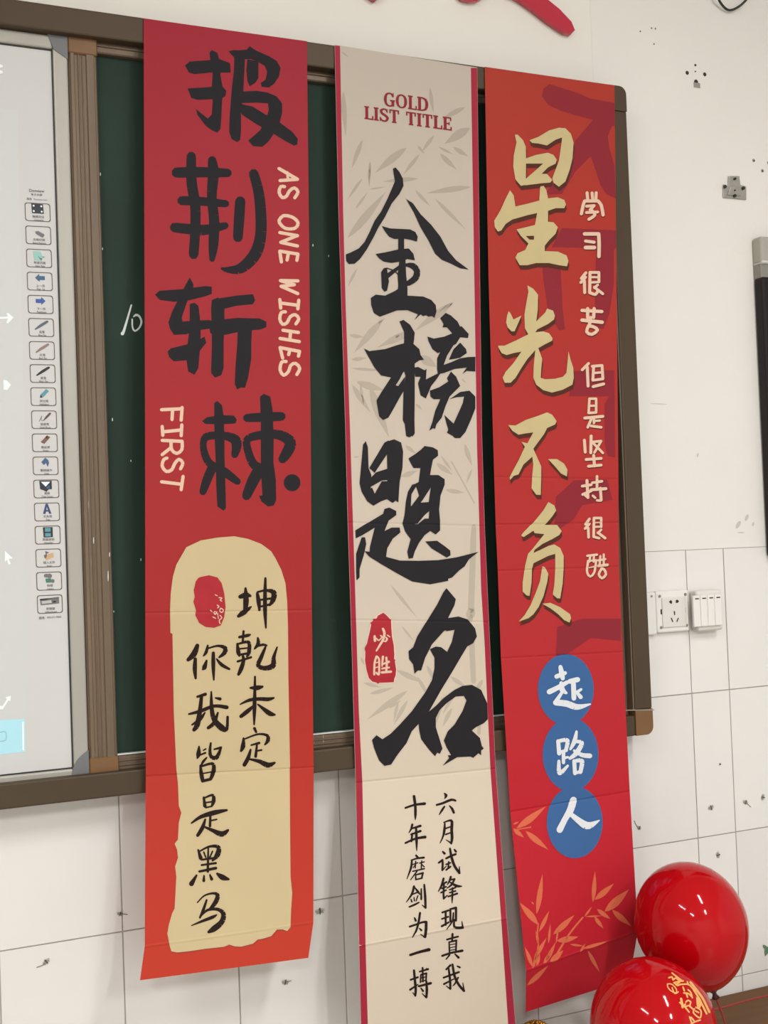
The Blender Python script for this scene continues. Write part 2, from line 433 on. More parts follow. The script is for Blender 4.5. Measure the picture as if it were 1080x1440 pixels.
pg = ink('window_tile', P(-10, 1013, 35, 1011, 35.5, 1057, -10, 1062), WS, CYAN, wb, 1)
ink('window_mark', X(0, 900, 4.909, SW(8, -10, 640, 30, 632, 42, 645, 42, 680, 30, 695, -10, 700)), WS, mat('grey_cyan_print', (150, 200, 208), .4), pg, 1.6)
ink('window_edge', P(31, 1015, 33.5, 1015, 34, 1055, 31.5, 1055), WS, GLOW, pg, 1.6)
ink('resize_arrow', X(0, 900, 4.909, SW(14, 5, 465, 25, 455, 60, 400), P(35, 395, 75, 385, 70, 425), P(-8, 450, 30, 460, 20, 480, -8, 478)), WS, GLOW, wb, 1)
ink('cursor_arrow', X(0, 540, 4.115, P(28, 965, 75, 1010, 50, 1012, 62, 1040, 50, 1046, 40, 1018, 28, 1030)), WS, GLOW, wb, 1)
ink('move_arrow', X(0, 230, 4.364, SW(12, -10, 948, 60, 945), P(40, 918, 52, 918, 82, 945, 50, 980, 38, 978, 50, 948)), WS, GLOW, wb, 1)
ink('page_mark', X(0, 230, 4.364, P(20, 1328, 40, 1330, 68, 1358, 45, 1390, 22, 1388)), WS, GLOW, wb, 1)
ink('corner_mark', EL(-1, 93, 5, 2.4)+EL(-1, 101.5, 5, 2.6), WS, GLOW, wb, 1)
LINEP = mat('grey_line_print', (98, 88, 78), .5); TXT = mat('dark_text_print', (62, 55, 50), .5)
bl = mat('steel_blue_print', (58, 92, 128), .5); bl2 = mat('royal_blue_print', (52, 84, 160), .5); tl = mat('teal_print', (88, 150, 160), .5)
dk = mat('near_black_print', (34, 40, 48), .5); gy = mat('grey_print', (112, 108, 110), .5); br = mat('brown_print', (120, 84, 72), .5); ppk = mat('taupe_print', (140, 118, 108), .5)
og = mat('tan_print', (206, 164, 122), .5); gn = mat('green_print', (62, 120, 96), .5); mint = mat('mint_print', (150, 196, 184), .5)
caps = [('触摸定位', 'Customize'), ('白板切换', 'Board Remove'), ('新建页面', 'New  Page'), ('上一页', 'Page  Up'), ('下一页', 'PageDown'), ('蓝笔', 'Blue Pen'), ('红笔', 'Red  Pen'), ('黑笔', 'Black  Pen'),
        ('荧光笔', 'Highlighter'), ('智能笔', 'Smart Brush'), ('橡皮擦', 'Eraser'), ('撤销操作', 'Undo'), ('清屏', 'Clear Screen'), ('文本框', 'Text'), ('屏幕录制', 'Recorder'), ('插入文件', 'Insert'), ('照相', 'Camera'), ('软键盘', 'Softkeyboard')]
def btn(i):
    x0 = 34.4+1.01*i; y0 = 284.5+32.52*i; sk = (2.1-3.7*i/17)/36; W_, H_ = 36.0, 26.0
    def q(u, v): return (x0+u*W_+v*1.0, y0+v*H_+u*W_*sk)
    def rr(ins):
        pts = []; r = .10
        for cx, cy, a0 in ((1-r, r*1.3, -90), (1-r, 1-r*1.3, 0), (r, 1-r*1.3, 90), (r, r*1.3, 180)):
            for k in range(4):
                an = radians(a0+30*k); pts.append(q((cx+r*cos(an)-.5)*ins[0]+.5, (cy+r*1.3*sin(an)-.5)*ins[1]+.5))
        return pts
    A = rr((1, 1)); B_ = rr((1-2*1.15/W_, 1-2*1.1/H_)); n = len(A)
    b = ink('button', [[A[k], A[(k+1) % n], B_[(k+1) % n], B_[k]] for k in range(n)], WS, LINEP, wb, 1)
    b['label'] = 'printed tool button outline'
    def ic(m, *gs): ink('icon', [[q(u, v) for u, v in p] for g in gs for p in g], WS, m, b, 1.3)
    words(caps[i][0], 4.0, *q(.52, .80), WS, TXT, 'caption', b, sk, .04, 1.05)
    words(caps[i][1], 3.8, *q(.53, .965), WS, TXT, 'caption', b, sk, .04, .82)
    def ov(pts): return [pts]
    if i == 0:
        ic(dk, P(.26, .03, .72, .06, .74, .57, .28, .56)); ink('icon', [[q(*p) for p in e] for e in EL(.35, .16, .035, .05)+EL(.65, .17, .035, .05)+EL(.35, .45, .035, .05)+EL(.66, .46, .035, .05)], WS, GLOW, b, 1.8)
    elif i == 1: ic(gy, P(.38, .30, .5, .27, .72, .42, .74, .5, .66, .62, .40, .42))
    elif i == 2: ic(mint, P(.28, .12, .56, .12, .64, .4, .6, .62, .3, .6)); ic(tl, P(.44, .36, .74, .4, .62, .48, .6, .6, .5, .5))
    elif i in (3, 4):
        f = 1 if i == 3 else -1
        ic(bl if i == 3 else bl2, P(*[v for u, w_ in ((-.19, 0), (-.03, -.21), (-.02, -.1), (.19, -.1), (.19, .11), (-.02, .11), (-.02, .21)) for v in (.51+f*u, .31+w_)]))
    elif i in (5, 6, 7):
        ic((mat('blue_grey_print', (92, 96, 110), .5), ppk, BLACK)[i-5], S(.27, .60, .06, .5, .38, .13, .74, .17, .11)); 
    elif i == 8: ic(tl, P(.62, .08, .72, .2, .5, .52, .40, .38)); ic(dk, P(.40, .38, .48, .54, .36, .56))
    elif i == 9: ic(mat('umber_print', (84, 70, 62), .5), S(.48, .54, .03, .6, .36, .09, .74, .16, .09)); ic(gy, SW(.02, .3, .6, .42, .3, .38, .5, .46, .56))
    elif i == 10: ic(br, P(.6, .1, .72, .2, .48, .56, .34, .46)); ic(mat('russet_print', (158, 92, 74), .5), P(.6, .1, .72, .2, .64, .32, .52, .21))
    elif i == 11: ic(bl, P(.34, .30, .5, .06, .62, .2, .64, .36, .58, .56, .52, .34, .44, .46))
    elif i == 12: ic(dk, P(.24, .06, .72, .06, .72, .52, .6, .52, .5, .66, .4, .58, .26, .5)); ink('icon', [[q(.3, .12), q(.66, .12), q(.48, .38)]], WS, GLOW, b, 1.8); ink('icon', [[q(.5, .42), q(.62, .3), q(.64, .46), q(.52, .5)]], WS, bl, b, 1.8)
    elif i == 13: ic(mat('navy_print', (48, 66, 112), .5), P(.46, .06, .54, .06, .67, .6, .58, .6, .5, .22, .44, .6, .34, .6), P(.41, .4, .6, .4, .62, .48, .39, .48))
    elif i == 14:
        ic(dk, P(.32, .08, .7, .08, .7, .62, .34, .63)); ink('icon', [[q(.4, .12), q(.62, .12), q(.62, .32), q(.4, .32)], [q(.4, .4), q(.62, .4), q(.62, .58), q(.4, .58)]], WS, tl, b, 1.8)
    elif i == 15: ic(og, P(.38, .34, .7, .22, .7, .46, .42, .62)); ic(gy, P(.38, .12, .54, .2, .4, .3), P(.32, .34, .44, .28, .44, .5, .36, .52))
    elif i == 16: ic(gn, P(.36, .36, .58, .36, .58, .58, .38, .58)); ic(gy, EL(.4, .2, .1, .1)+EL(.52, .22, .1, .12)+EL(.64, .5, .07, .1))
    else:
        ic(gy, P(.12, .2, .86, .14, .87, .48, .14, .54)); ic(dk, P(.12, .2, .86, .14, .86, .21, .12, .27)); ink('icon', [[q(.62, .34), q(.74, .33), q(.74, .42), q(.62, .43)]], WS, dk, b, 1.8)
        ink('icon', [[q(.18, .32), q(.56, .29), q(.57, .44), q(.19, .47)]], WS, mat('pale_grey_print', (188, 184, 178), .5), b, 1.8)
for i in range(18): btn(i)
words('Donview', 6.2, 51.5, 270.5, WS, TXT, 'maker_name', wb, .055, .04, .95)
words('东方中原', 3.8, 51.5, 275.5, WS, TXT, 'maker_name', wb, .055, .04, 1.05)
words('服务', 3.6, 41, 281.2, WS, TXT, 'small_print', wb, .055); words('Donview.com', 3.4, 57, 282, WS, gy, 'small_print', wb, .055)
words('服务', 4.2, 58.8, 870.5, WS, TXT, 'small_print', wb, -.05); words('400-651-9800', 4.2, 76, 869.2, WS, gy, 'small_print', wb, -.05, .03, .85)

# ------------------------------------------------------------------ sliding green chalkboard
GY = -.052
cb = thing('sliding_chalkboard', 'dark green sliding chalkboard with a worn bronze edge behind the banners', 'chalkboard', (xe+.5, GY, zb))
x1 = at(151.5, 600, GY).x; x2 = at(880.5, 900, GY).x; x3 = at(873.5, 900, GY).x-.012
zt2 = at(120, 53, GY).z; zt3 = at(180, 83, GY+.014).z; zb2 = at(150, 1088, GY).z; zb3 = at(190, 1058, GY+.014).z
for n_, a, b in (('left', xe, x1), ('right', x3, x2)):
    box('side_stile', a, b, GY, -.013, zb2, zt2, BRONZE2, cb, .002)
wd = x1-xe
for t0, t1, h in ((.06, .2, .003), (.32, .38, .0022), (.62, .9, .003), (.45, .5, .0015)):
    box('stile_rib', xe+wd*t0, xe+wd*t1, GY-h, GY+.004, zb2+.026, zt2-.026, BRONZE2, cb, .0008)
box('top_rail', x1, x3, GY+.004, -.013, zt3, zt2, BRONZE2, cb, .002)
box('rail_rib', x1, x3, GY+.001, GY+.008, zt3+.010, zt3+.014, BRONZE2, cb, .0008)
box('bottom_rail', x1, x3, GY+.004, -.013, zb2, zb3, BRONZE2, cb, .002)
for z in (.35, .62): box('rail_rib', x1, x3, GY+.001, GY+.008, zb2+(zb3-zb2)*z, zb2+(zb3-zb2)*z+.003, BRONZE2, cb, .0008)
box('tray_highlight', x1, x3, GY+.002, GY+.012, zb3, zb3+.0016, CHALK, cb)  # highlight along the chalk tray, put in as a white strip
box('corner_cap', xe-.0005, x1+.001, GY-.0045, -.013, zt2-.030, zt2+.001, CAPBROWN, cb, .002)
box('corner_cap', xe-.0005, x1+.001, GY-.0045, -.013, zb2-.001, zb2+.028, CAPBROWN, cb, .002)
box('green_panel', x1, x3, GY+.016, -.013, zb3, zt3, GREEN, cb)
GS = Flat(GY+.016)
ink('chalk_writing', X(130, 400, 12, S(655, 350, 26, 590, 580, 34, 530, 780, 44, 505, 830, 60)), GS, CHALK, cb, 1, 'chalked slanting digit one')
ink('chalk_writing', X(130, 400, 12, S(670, 590, 26, 675, 720, 26, 715, 785, 30, 790, 730, 30, 825, 630, 34, 790, 540, 34, 735, 515, 40, 695, 545, 22)), GS, CHALK, cb, 1, 'chalked round digit nought')
for x, y, w_ in ((141, 245, 5), (144, 350, 4), (160, 860, 3), (158, 590, 5), (184, 648, 3), (440, 345, 4), (462, 360, 3), (198, 787, 4)):
    ink('chalk_speck', EL(x, y, .7, w_*.5, 8), GS, CHALK, cb, 1)
for x, y, w_ in ((131.5, 760, 10), (152, 810, 16), (154, 780, 7)):
    ink('scratch', EL(x, y, .6, w_*.5, 8), Flat(GY-.003), CHALK, cb, 1)

# ================================================================== banners
def banner(name, label, knots, m, th=.0006):
    kn = []
    for i, k_ in enumerate(knots):
        amp = k_[4] if len(k_) > 4 else 0
        if not amp: kn.append(k_[:4]); continue
        def toward(o, px=2.6):
            t = px/abs(o[0][1]-k_[0][1]); mixp = lambda a, b: (a[0]+(b[0]-a[0])*t, a[1]+(b[1]-a[1])*t)
            return (mixp(k_[0], o[0]), mixp(k_[1], o[1]), k_[2]+(o[2]-k_[2])*t, k_[3]+(o[3]-k_[3])*t)
        kn += [toward(knots[i-1]), (k_[0], k_[1], k_[2]+amp, k_[3]+amp), toward(knots[i+1])]
    s = Sheet(kn); top = (s.rows[0][0]+s.rows[0][-1])/2
    root = thing(name, label, 'banner', top, 'paper banners hung over the board')
    o = mesh('sheet', s.v, s.f, m, root)
    md = o.modifiers.new('thickness', 'SOLIDIFY'); md.thickness = th; md.offset = 0.0
    return root, s
T = -.0725
# ---- banner 1
RED1 = grad_mat('crimson_to_orange_print', [(2.25, (157, 40, 52)), (1.7, (162, 45, 50)), (1.2, (165, 47, 45)), (.95, (180, 54, 43)), (.6, (192, 62, 42))])
b1, s1 = banner('hanging_banner', 'red banner with four black brush characters and a cream arch panel, leftmost', [
    ((202, 26), (431.5, 58), T, T), ((203, 330), (434.8, 355), -.078, -.078), ((204, 600), (437, 612), -.086, -.084), ((204.3, 862), (438.5, 858), -.093, -.089, .0011),
    ((205, 1092), (441, 1079), -.084, -.081, .0012), ((203.5, 1331), (440.6, 1297), -.124, -.114, -.0008), ((196.9, 1378.5), (433.5, 1347), -.131, -.121)], RED1)
A, B_, C, D_ = (200, 50, 4.5), (200, 200, 4.5), (200, 380, 4.5), (200, 550, 4.5)
ink('character', X(*A, P(270, 190, 300, 165, 430, 155, 490, 150, 555, 175, 560, 235, 500, 235, 430, 235, 330, 245, 295, 235),
    P(425, 110, 440, 92, 475, 110, 490, 160, 495, 250, 510, 340, 505, 420, 500, 520, 495, 590, 475, 615, 440, 600, 400, 570, 350, 505, 340, 465, 370, 490, 415, 525, 440, 500, 445, 420, 440, 330, 445, 240, 430, 150),
    P(287, 335, 440, 325, 510, 325, 532, 350, 525, 385, 500, 400, 350, 408, 310, 395),
    P(545, 100, 575, 92, 640, 95, 650, 150, 645, 250, 640, 350, 625, 480, 625, 600, 620, 660, 600, 675, 565, 655, 550, 610, 552, 520, 560, 420, 568, 320, 580, 220, 582, 140),
    P(550, 98, 660, 90, 680, 68, 720, 95, 800, 130, 850, 160, 875, 205, 865, 260, 835, 305, 800, 330, 755, 325, 750, 300, 780, 280, 790, 230, 775, 192, 735, 170, 690, 150, 640, 150, 600, 150),
    P(664, 150, 735, 165, 735, 270, 715, 300, 680, 322, 665, 290, 658, 220),
    P(630, 355, 720, 350, 790, 360, 850, 385, 885, 430, 885, 490, 870, 550, 840, 610, 800, 670, 760, 705, 700, 700, 670, 665, 700, 640, 745, 600, 780, 540, 800, 470, 795, 430, 720, 425, 630, 428),
    P(610, 430, 700, 450, 780, 500, 870, 550, 950, 610, 985, 655, 980, 690, 960, 697, 900, 665, 830, 622, 720, 560, 630, 500)), s1, INK, b1)
ink('character', X(*B_, S(310, 90, 60, 312, 250, 66, 335, 400, 66, 335, 560, 64, 325, 710, 62), S(442, 115, 55, 450, 200, 70, 440, 350, 62, 455, 500, 66, 450, 650, 62, 442, 740, 36),
    S(218, 192, 66, 380, 190, 66, 540, 195, 54), S(250, 370, 58, 380, 375, 56, 528, 390, 46), S(205, 540, 62, 300, 550, 66, 400, 555, 66, 525, 528, 44),
    S(620, 375, 66, 612, 500, 66, 605, 602, 62), S(705, 200, 62, 735, 310, 66, 750, 450, 70, 748, 600, 72, 710, 715, 78, 625, 797, 66, 545, 808, 40, 505, 800, 18)), s1, INK, b1)
ink('character', X(*C, P(80, 155, 110, 130, 250, 120, 400, 100, 440, 105, 440, 150, 400, 165, 300, 190, 200, 200, 110, 188),
    P(260, 120, 300, 45, 325, 90, 320, 130, 280, 210, 250, 300, 255, 325, 350, 318, 430, 315, 430, 370, 350, 380, 280, 405, 200, 410, 175, 370, 165, 330, 190, 260, 230, 180),
    P(300, 215, 330, 205, 355, 225, 365, 300, 370, 400, 365, 500, 355, 620, 330, 662, 290, 640, 280, 570, 285, 480, 295, 400, 300, 300),
    P(160, 515, 180, 495, 280, 470, 300, 465, 360, 440, 395, 420, 405, 460, 380, 490, 340, 540, 280, 570, 200, 577, 170, 550),
    P(440, 190, 480, 172, 520, 240, 520, 340, 515, 450, 515, 620, 500, 665, 460, 680, 435, 650, 440, 500, 440, 350, 435, 250),
    P(445, 185, 600, 160, 700, 152, 715, 190, 700, 215, 600, 225, 515, 245, 450, 250), P(420, 320, 600, 302, 740, 305, 785, 325, 785, 360, 750, 375, 640, 385, 520, 410, 430, 400),
    P(605, 360, 695, 360, 690, 450, 690, 560, 670, 680, 650, 745, 625, 742, 600, 755, 585, 720, 590, 600, 600, 480)), s1, INK, b1)
ink('character', X(*D_, P(455, 75, 475, 62, 505, 90, 515, 160, 520, 280, 520, 400, 525, 560, 530, 740, 515, 757, 475, 730, 468, 600, 465, 450, 458, 300, 455, 200),
    P(378, 190, 410, 165, 500, 152, 580, 155, 598, 180, 590, 205, 500, 210, 400, 208),
    S(585, 402, 46, 597, 350, 62, 590, 310, 66, 540, 287, 54, 470, 280, 50, 405, 290, 50, 386, 330, 42, 396, 400, 48, 430, 460, 50, 520, 512, 58, 602, 572, 44),
    S(440, 490, 60, 410, 560, 58, 384, 636, 46),
    P(745, 35, 770, 17, 810, 35, 825, 120, 832, 300, 830, 450, 845, 560, 848, 690, 830, 725, 795, 730, 755, 700, 738, 662, 760, 660, 755, 580, 750, 450, 750, 200),
    S(663, 170, 52, 770, 165, 60, 880, 160, 56), S(888, 430, 56, 915, 390, 68, 938, 330, 72, 900, 290, 66, 830, 272, 58, 740, 280, 55, 665, 305, 48, 667, 370, 50, 702, 460, 56, 760, 495, 66),
    S(740, 500, 76, 700, 570, 74, 660, 662, 58), EL(948, 580, 53, 54)), s1, INK, b1)
# vertical latin lettering
def rl(o, m_, *gs): return X(*o, *gs)
W = 21
let = [
 (B_, [SW(W, 865, 167, 982, 235), SW(W, 982, 235, 872, 243), SW(17, 918, 192, 922, 236)]),
 (B_, [SW(W, 965, 352, 985, 315, 962, 290, 932, 308, 912, 342, 885, 350, 866, 318, 876, 282, 900, 282)]),
 (B_, [SW(W, 868, 490, 895, 465, 950, 475, 985, 510, 965, 545, 905, 545, 868, 510, 868, 490)]),
 (B_, [SW(W, 870, 572, 982, 592), SW(W, 978, 592, 876, 634), SW(W, 876, 634, 982, 657)]),
 (B_, [SW(W, 872, 690, 985, 708), SW(W, 985, 708, 978, 748), SW(W, 925, 700, 916, 746), SW(W, 870, 690, 880, 758)]),
 (C, [SW(W, 985, 68, 874, 66), SW(W, 874, 66, 962, 92), SW(W, 962, 92, 878, 102), SW(W, 878, 102, 984, 148)]),
 (C, [SW(W, 876, 208, 984, 222), SW(W, 990, 190, 984, 245), SW(W, 870, 186, 876, 240)]),
 (C, [SW(W, 972, 340, 990, 308, 968, 282, 936, 295, 916, 332, 888, 342, 870, 308, 880, 268, 905, 264)]),
 (C, [SW(W, 890, 380, 988, 394), SW(W, 872, 432, 994, 452), SW(W, 938, 388, 934, 442)]),
 (C, [SW(W, 872, 490, 995, 514), SW(W, 995, 514, 988, 544), SW(W, 934, 502, 926, 534), SW(W, 872, 490, 888, 556)]),
 (C, [SW(W, 978, 660, 996, 622, 970, 590, 940, 602, 924, 642, 894, 664, 872, 630, 882, 582, 910, 578)]),
 (D_, [SW(W, 122, 118, 252, 112), SW(W, 252, 104, 246, 184), SW(W, 192, 116, 188, 180)]),
 (D_, [SW(W, 130, 258, 248, 246), SW(W, 126, 224, 130, 280), SW(W, 250, 214, 246, 282)]),
 (D_, [SW(W, 126, 312, 252, 318), SW(W, 252, 318, 250, 370, 218, 394, 186, 370, 182, 322), SW(W, 184, 356, 126, 402)]),
 (D_, [SW(W, 242, 492, 256, 455, 232, 432, 206, 458, 186, 498, 152, 508, 126, 474, 136, 434, 156, 424)]),
 (D_, [SW(W, 122, 574, 250, 590), SW(W, 258, 540, 246, 624)])]
for o_, gs in let: ink('letter', X(*o_, *gs), s1, PEACH, b1)
up, lo = (230, 740, 4.235), (230, 1020, 4.235)
ts = X(*up, P(75, 1440, 60, 1100, 55, 800, 52, 640, 40, 635, 38, 500, 42, 400, 55, 300, 75, 230, 135, 125, 220, 85, 320, 68, 420, 60, 500, 75, 580, 105, 640, 150, 665, 190, 700, 260, 725, 340, 735, 450, 740, 600, 742, 900, 748, 1200, 752, 1440))[0] + \
     X(*lo, P(750, 250, 752, 600, 755, 900, 765, 1000, 758, 1100, 755, 1200, 735, 1225, 710, 1215, 675, 1215, 640, 1255, 590, 1270, 560, 1275, 530, 1300, 460, 1318, 420, 1315, 390, 1305, 360, 1318, 250, 1330, 150, 1345, 80, 1352, 45, 1345, 35, 1310, 22, 1240, 30, 1190, 50, 1120, 65, 1090, 70, 1000, 75, 900, 68, 840, 85, 790, 80, 740, 65, 705, 85, 680, 90, 580, 105, 520, 90, 480, 85, 350))[0]
ink('torn_edge', [[(x+.3, y+(1.6 if y > 1290 else 0)) for x, y in ts]], s1, mat('brown_edge_print', (150, 44, 32), .5), b1, 1)
cp = ink('cream_panel', [ts], s1, CREAM, b1, 2, 'cream arch-shaped panel with torn edges')
sb = ink('red_seal', X(*up, P(190, 330, 205, 308, 220, 302, 270, 292, 320, 305, 345, 340, 360, 400, 368, 480, 360, 540, 340, 590, 300, 605, 250, 600, 210, 575, 188, 530, 192, 500, 176, 450, 184, 420, 178, 380)), s1, SEALRED, b1, 3)
ink('seal_marks', X(*up, SW(5, 305, 408, 318, 414), SW(6, 328, 425, 345, 428, 335, 440, 345, 446), SW(6, 338, 488, 354, 498, 345, 515, 333, 505, 338, 488), SW(6, 318, 470, 328, 478, 320, 486), SW(6, 302, 505, 315, 512, 305, 525, 298, 515), SW(6, 278, 500, 288, 510), SW(6, 292, 540, 308, 548), SW(6, 334, 530, 345, 545, 330, 560, 335, 580), SW(5, 320, 520, 325, 550)), s1, PEACH, b1, 4)
CH1 = [
 (up, [S(455,420,24, 490,410,34, 515,415,16), S(487,370,14, 490,440,34, 485,500,24), S(445,535,20, 480,510,32, 520,480,10), S(557,400,18, 565,450,26, 570,500,14), S(558,392,12, 610,382,16, 655,395,32, 650,440,30, 630,470,14), S(565,440,12, 640,430,14), S(570,480,12, 635,465,14), S(605,310,14, 603,400,22, 603,500,24, 608,605,10)]),
 (up, [S(450,660,16, 500,650,20, 515,645,10), S(475,625,14, 470,690,14), S(438,700,14, 444,750,26, 450,772,12), S(445,700,12, 505,690,20, 507,750,24, 495,775,12), S(450,730,10, 495,725,10), S(450,765,14, 500,757,14), S(440,805,14, 520,780,14), S(470,770,14, 475,800,22, 460,850,26, 445,882,18), S(560,665,12, 562,700,24, 540,730,10), S(545,718,10, 590,705,16, 612,710,12), S(605,720,14, 580,780,24, 562,828,26, 600,845,28, 650,830,34, 655,780,22, 675,720,10)]),
 (up, [S(515,962,12, 555,962,30, 588,955,14), S(455,1060,8, 510,1035,20, 570,1028,22, 620,1030,24, 655,1022,12), S(543,895,12, 542,980,18, 540,1080,24, 538,1180,10), S(540,1065,12, 500,1100,26, 460,1132,22), S(560,1060,10, 600,1092,24, 632,1115,30, 660,1122,14)]),
 (up, [S(540,1203,18, 550,1225,14), S(475,1262,12, 472,1310,28, 460,1338,14), S(485,1265,10, 560,1238,12, 615,1245,18, 620,1275,24, 602,1300,10), S(520,1303,10, 568,1290,16), S(555,1300,12, 547,1370,18), S(550,1338,10, 582,1332,12), S(517,1330,12, 502,1380,24, 480,1420,24), S(505,1385,10, 570,1400,24, 620,1422,32, 660,1408,14)]),
 (up, [S(200,710,24, 180,760,36, 145,795,22), S(188,790,20, 185,850,26, 190,905,14), S(262,710,12, 252,750,20, 236,772,8), S(255,730,10, 320,712,14, 365,725,26, 360,755,26, 330,780,12), S(295,755,20, 295,830,24, 298,915,10), S(255,800,12, 242,840,28, 232,852,12), S(315,790,10, 345,825,22, 390,850,14)]),
 (up, [S(248,1000,20, 200,1015,14), S(225,1010,20, 215,1100,26, 200,1180,32, 180,1212,22), S(150,1118,12, 220,1100,22, 300,1070,20, 375,1078,24), S(168,1182,10, 215,1150,22, 245,1110,10), S(283,985,10, 285,1080,24, 300,1150,30, 345,1200,38, 375,1208,20, 380,1135,16), S(322,1110,12, 300,1170,24, 265,1200,20), S(308,1022,10, 335,1028,20)]),
 (lo, [S(210,125,10, 207,170,28, 200,195,10), S(200,182,10, 248,163,12), S(235,148,8, 250,140,10), S(280,105,12, 275,150,18, 282,185,22, 315,190,26, 342,130,12), S(300,142,10, 340,132,16), S(255,192,10, 235,215,16, 222,240,8), S(218,238,12, 224,290,24, 232,330,22), S(225,243,12, 290,227,18, 297,270,26, 280,318,20), S(235,287,12, 285,277,12), S(230,332,18, 280,320,18)]),
 (lo, [S(238,428,12, 245,480,22), S(235,436,10, 290,415,16, 297,450,24, 285,482,12), S(250,460,10, 285,455,10), S(250,490,10, 285,482,10), S(165,582,10, 220,545,22, 300,520,30, 375,505,14), S(278,530,14, 275,600,16), S(280,567,10, 315,560,10), S(247,560,12, 230,610,24, 202,655,20), S(232,600,10, 290,625,22, 345,647,34, 382,625,16)]),
 (lo, [S(205,742,12, 220,790,24), S(210,752,10, 270,722,14, 325,725,24, 320,770,32, 290,805,12), S(265,730,10, 262,870,16), S(238,755,10, 250,785,10), S(290,750,10, 275,785,10), S(225,800,12, 300,790,14), S(225,832,12, 310,820,14), S(212,870,14, 310,850,18), S(195,893,12, 165,943,30), S(240,895,10, 238,925,18), S(275,890,10, 285,915,20), S(318,883,14, 350,905,34, 386,916,14)]),
 (lo, [S(200,1055,8, 240,1015,10, 290,1000,14, 320,1010,24, 310,1050,28, 275,1095,18), S(255,1040,12, 235,1100,18, 215,1145,12), S(215,1140,10, 260,1100,16, 320,1095,20, 355,1122,28, 345,1170,32, 300,1210,36, 268,1230,18), S(165,1192,6, 230,1165,16, 290,1142,20, 315,1128,8)])]
for o_, gs in CH1: ink('character', X(*o_, *gs), s1, INK2, b1, 3)

# ---- banner 2
CRM2 = grad_mat('cream_banner_graded', [(2.25, (191, 177, 163)), (1.4, (203, 188, 170)), (.95, (212, 196, 175)), (.4, (212, 196, 175))], .6, .1)  # cream is darker towards the top, lighter towards the bottom
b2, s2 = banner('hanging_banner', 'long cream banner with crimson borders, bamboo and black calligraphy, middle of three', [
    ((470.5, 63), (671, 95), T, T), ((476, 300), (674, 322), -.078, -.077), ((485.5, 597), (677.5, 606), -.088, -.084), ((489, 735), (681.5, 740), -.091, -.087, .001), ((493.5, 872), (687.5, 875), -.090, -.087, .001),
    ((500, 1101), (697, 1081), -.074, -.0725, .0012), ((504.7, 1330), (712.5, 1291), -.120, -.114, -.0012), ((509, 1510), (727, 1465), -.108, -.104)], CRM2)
LP = [(478, 60), (482.5, 300), (486, 430), (492, 600), (499, 820), (504.5, 1000), (509.5, 1101), (514, 1331), (519, 1515)]
RP = [(662, 93), (667, 400), (670.7, 630), (676.5, 830), (681, 900), (689.5, 1082), (704.5, 1291), (716, 1470)]
yl = [64]+[p[1] for p in LP[1:-1]]+[1509]; yr = [95.5]+[p[1] for p in RP[1:-1]]+[1464]
ink('border_stripe', [[(x, y) for (x, _), y in zip(LP, yl)]+[(s2.edge(0, y)-.5, y) for y in yl[::-1]]], s2, CRIMSON, b2)
ink('border_stripe', [[(x, y) for (x, _), y in zip(RP, yr)]+[(s2.edge(s2.nc, y)+.5, y) for y in yr[::-1]]], s2, CRIMSON, b2)
k = (470, 60, 4.909); e = (480, 220, 5.4); q4 = (470, 420, 4.8); q5 = (480, 760, 4.5)
leaves = [(k, l) for l in [(660,310,685,490,30),(905,445,740,530,40),(936,590,760,700,70),(820,720,925,785,36),(730,765,845,878,40),(500,725,280,900,60),(590,770,475,915,30),(195,670,120,870,36),(62,330,80,650,40),(48,62,100,100,12),(245,820,240,980,20),(580,940,330,960,36),(690,640,600,760,30),(720,720,820,770,20),(575,710,625,770,20)]] + \
 [(e, l) for l in [(985,232,640,280,50),(710,320,945,555,34),(560,255,675,380,30),(45,620,340,265,70),(120,850,48,990,24),(220,40,210,240,22),(160,165,45,330,26),(210,250,340,230,14),(105,400,200,270,24),(850,1110,740,1180,30),(330,1230,250,1290,18)]] + \
 [(q4, l) for l in [(330,140,130,370,56),(800,30,545,215,60),(530,220,290,330,56),(100,245,200,260,30),(580,385,690,460,70),(115,410,220,400,30),(115,470,330,485,22),(120,580,245,770,44),(150,560,340,620,56),(240,590,370,940,70),(550,710,595,750,20),(480,990,550,1045,30),(880,980,930,1130,36),(720,1060,800,1170,20),(690,1110,800,1190,40),(450,1200,560,1160,40),(750,1290,880,1310,34),(930,1150,890,1250,20),(130,1070,170,1065,14),(390,270,450,240,20),(860,540,890,570,12),(175,575,200,720,20)]] + \
 [(q5, l) for l in [(310,280,480,490,24),(380,540,460,640,16),(350,820,520,900,40),(180,970,330,930,30),(420,950,160,1135,44),(420,1010,330,1170,30),(140,900,250,930,24),(540,790,600,900,28),(690,860,790,930,30),(640,990,600,1160,30),(720,960,640,1100,26),(895,880,850,960,30),(122,740,150,790,20),(480,860,560,1000,26),(700,1060,640,1180,30),(300,1060,380,1010,20),(360,1020,330,1150,22)]]
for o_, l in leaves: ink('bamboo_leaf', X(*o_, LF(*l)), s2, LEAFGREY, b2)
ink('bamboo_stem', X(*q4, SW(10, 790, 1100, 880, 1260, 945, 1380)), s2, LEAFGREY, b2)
for g in (S(838, -90, 26, 835, 0, 36, 820, 440, 40), S(820, 455, 56, 816, 470, 56), S(818, 480, 26, 815, 500, 34), S(824, 640, 36, 836, 890, 32), S(872, 1160, 22, 870, 1220, 22)): ink('bamboo_stem', X(*q5, g), s2, LEAFGREY, b2)
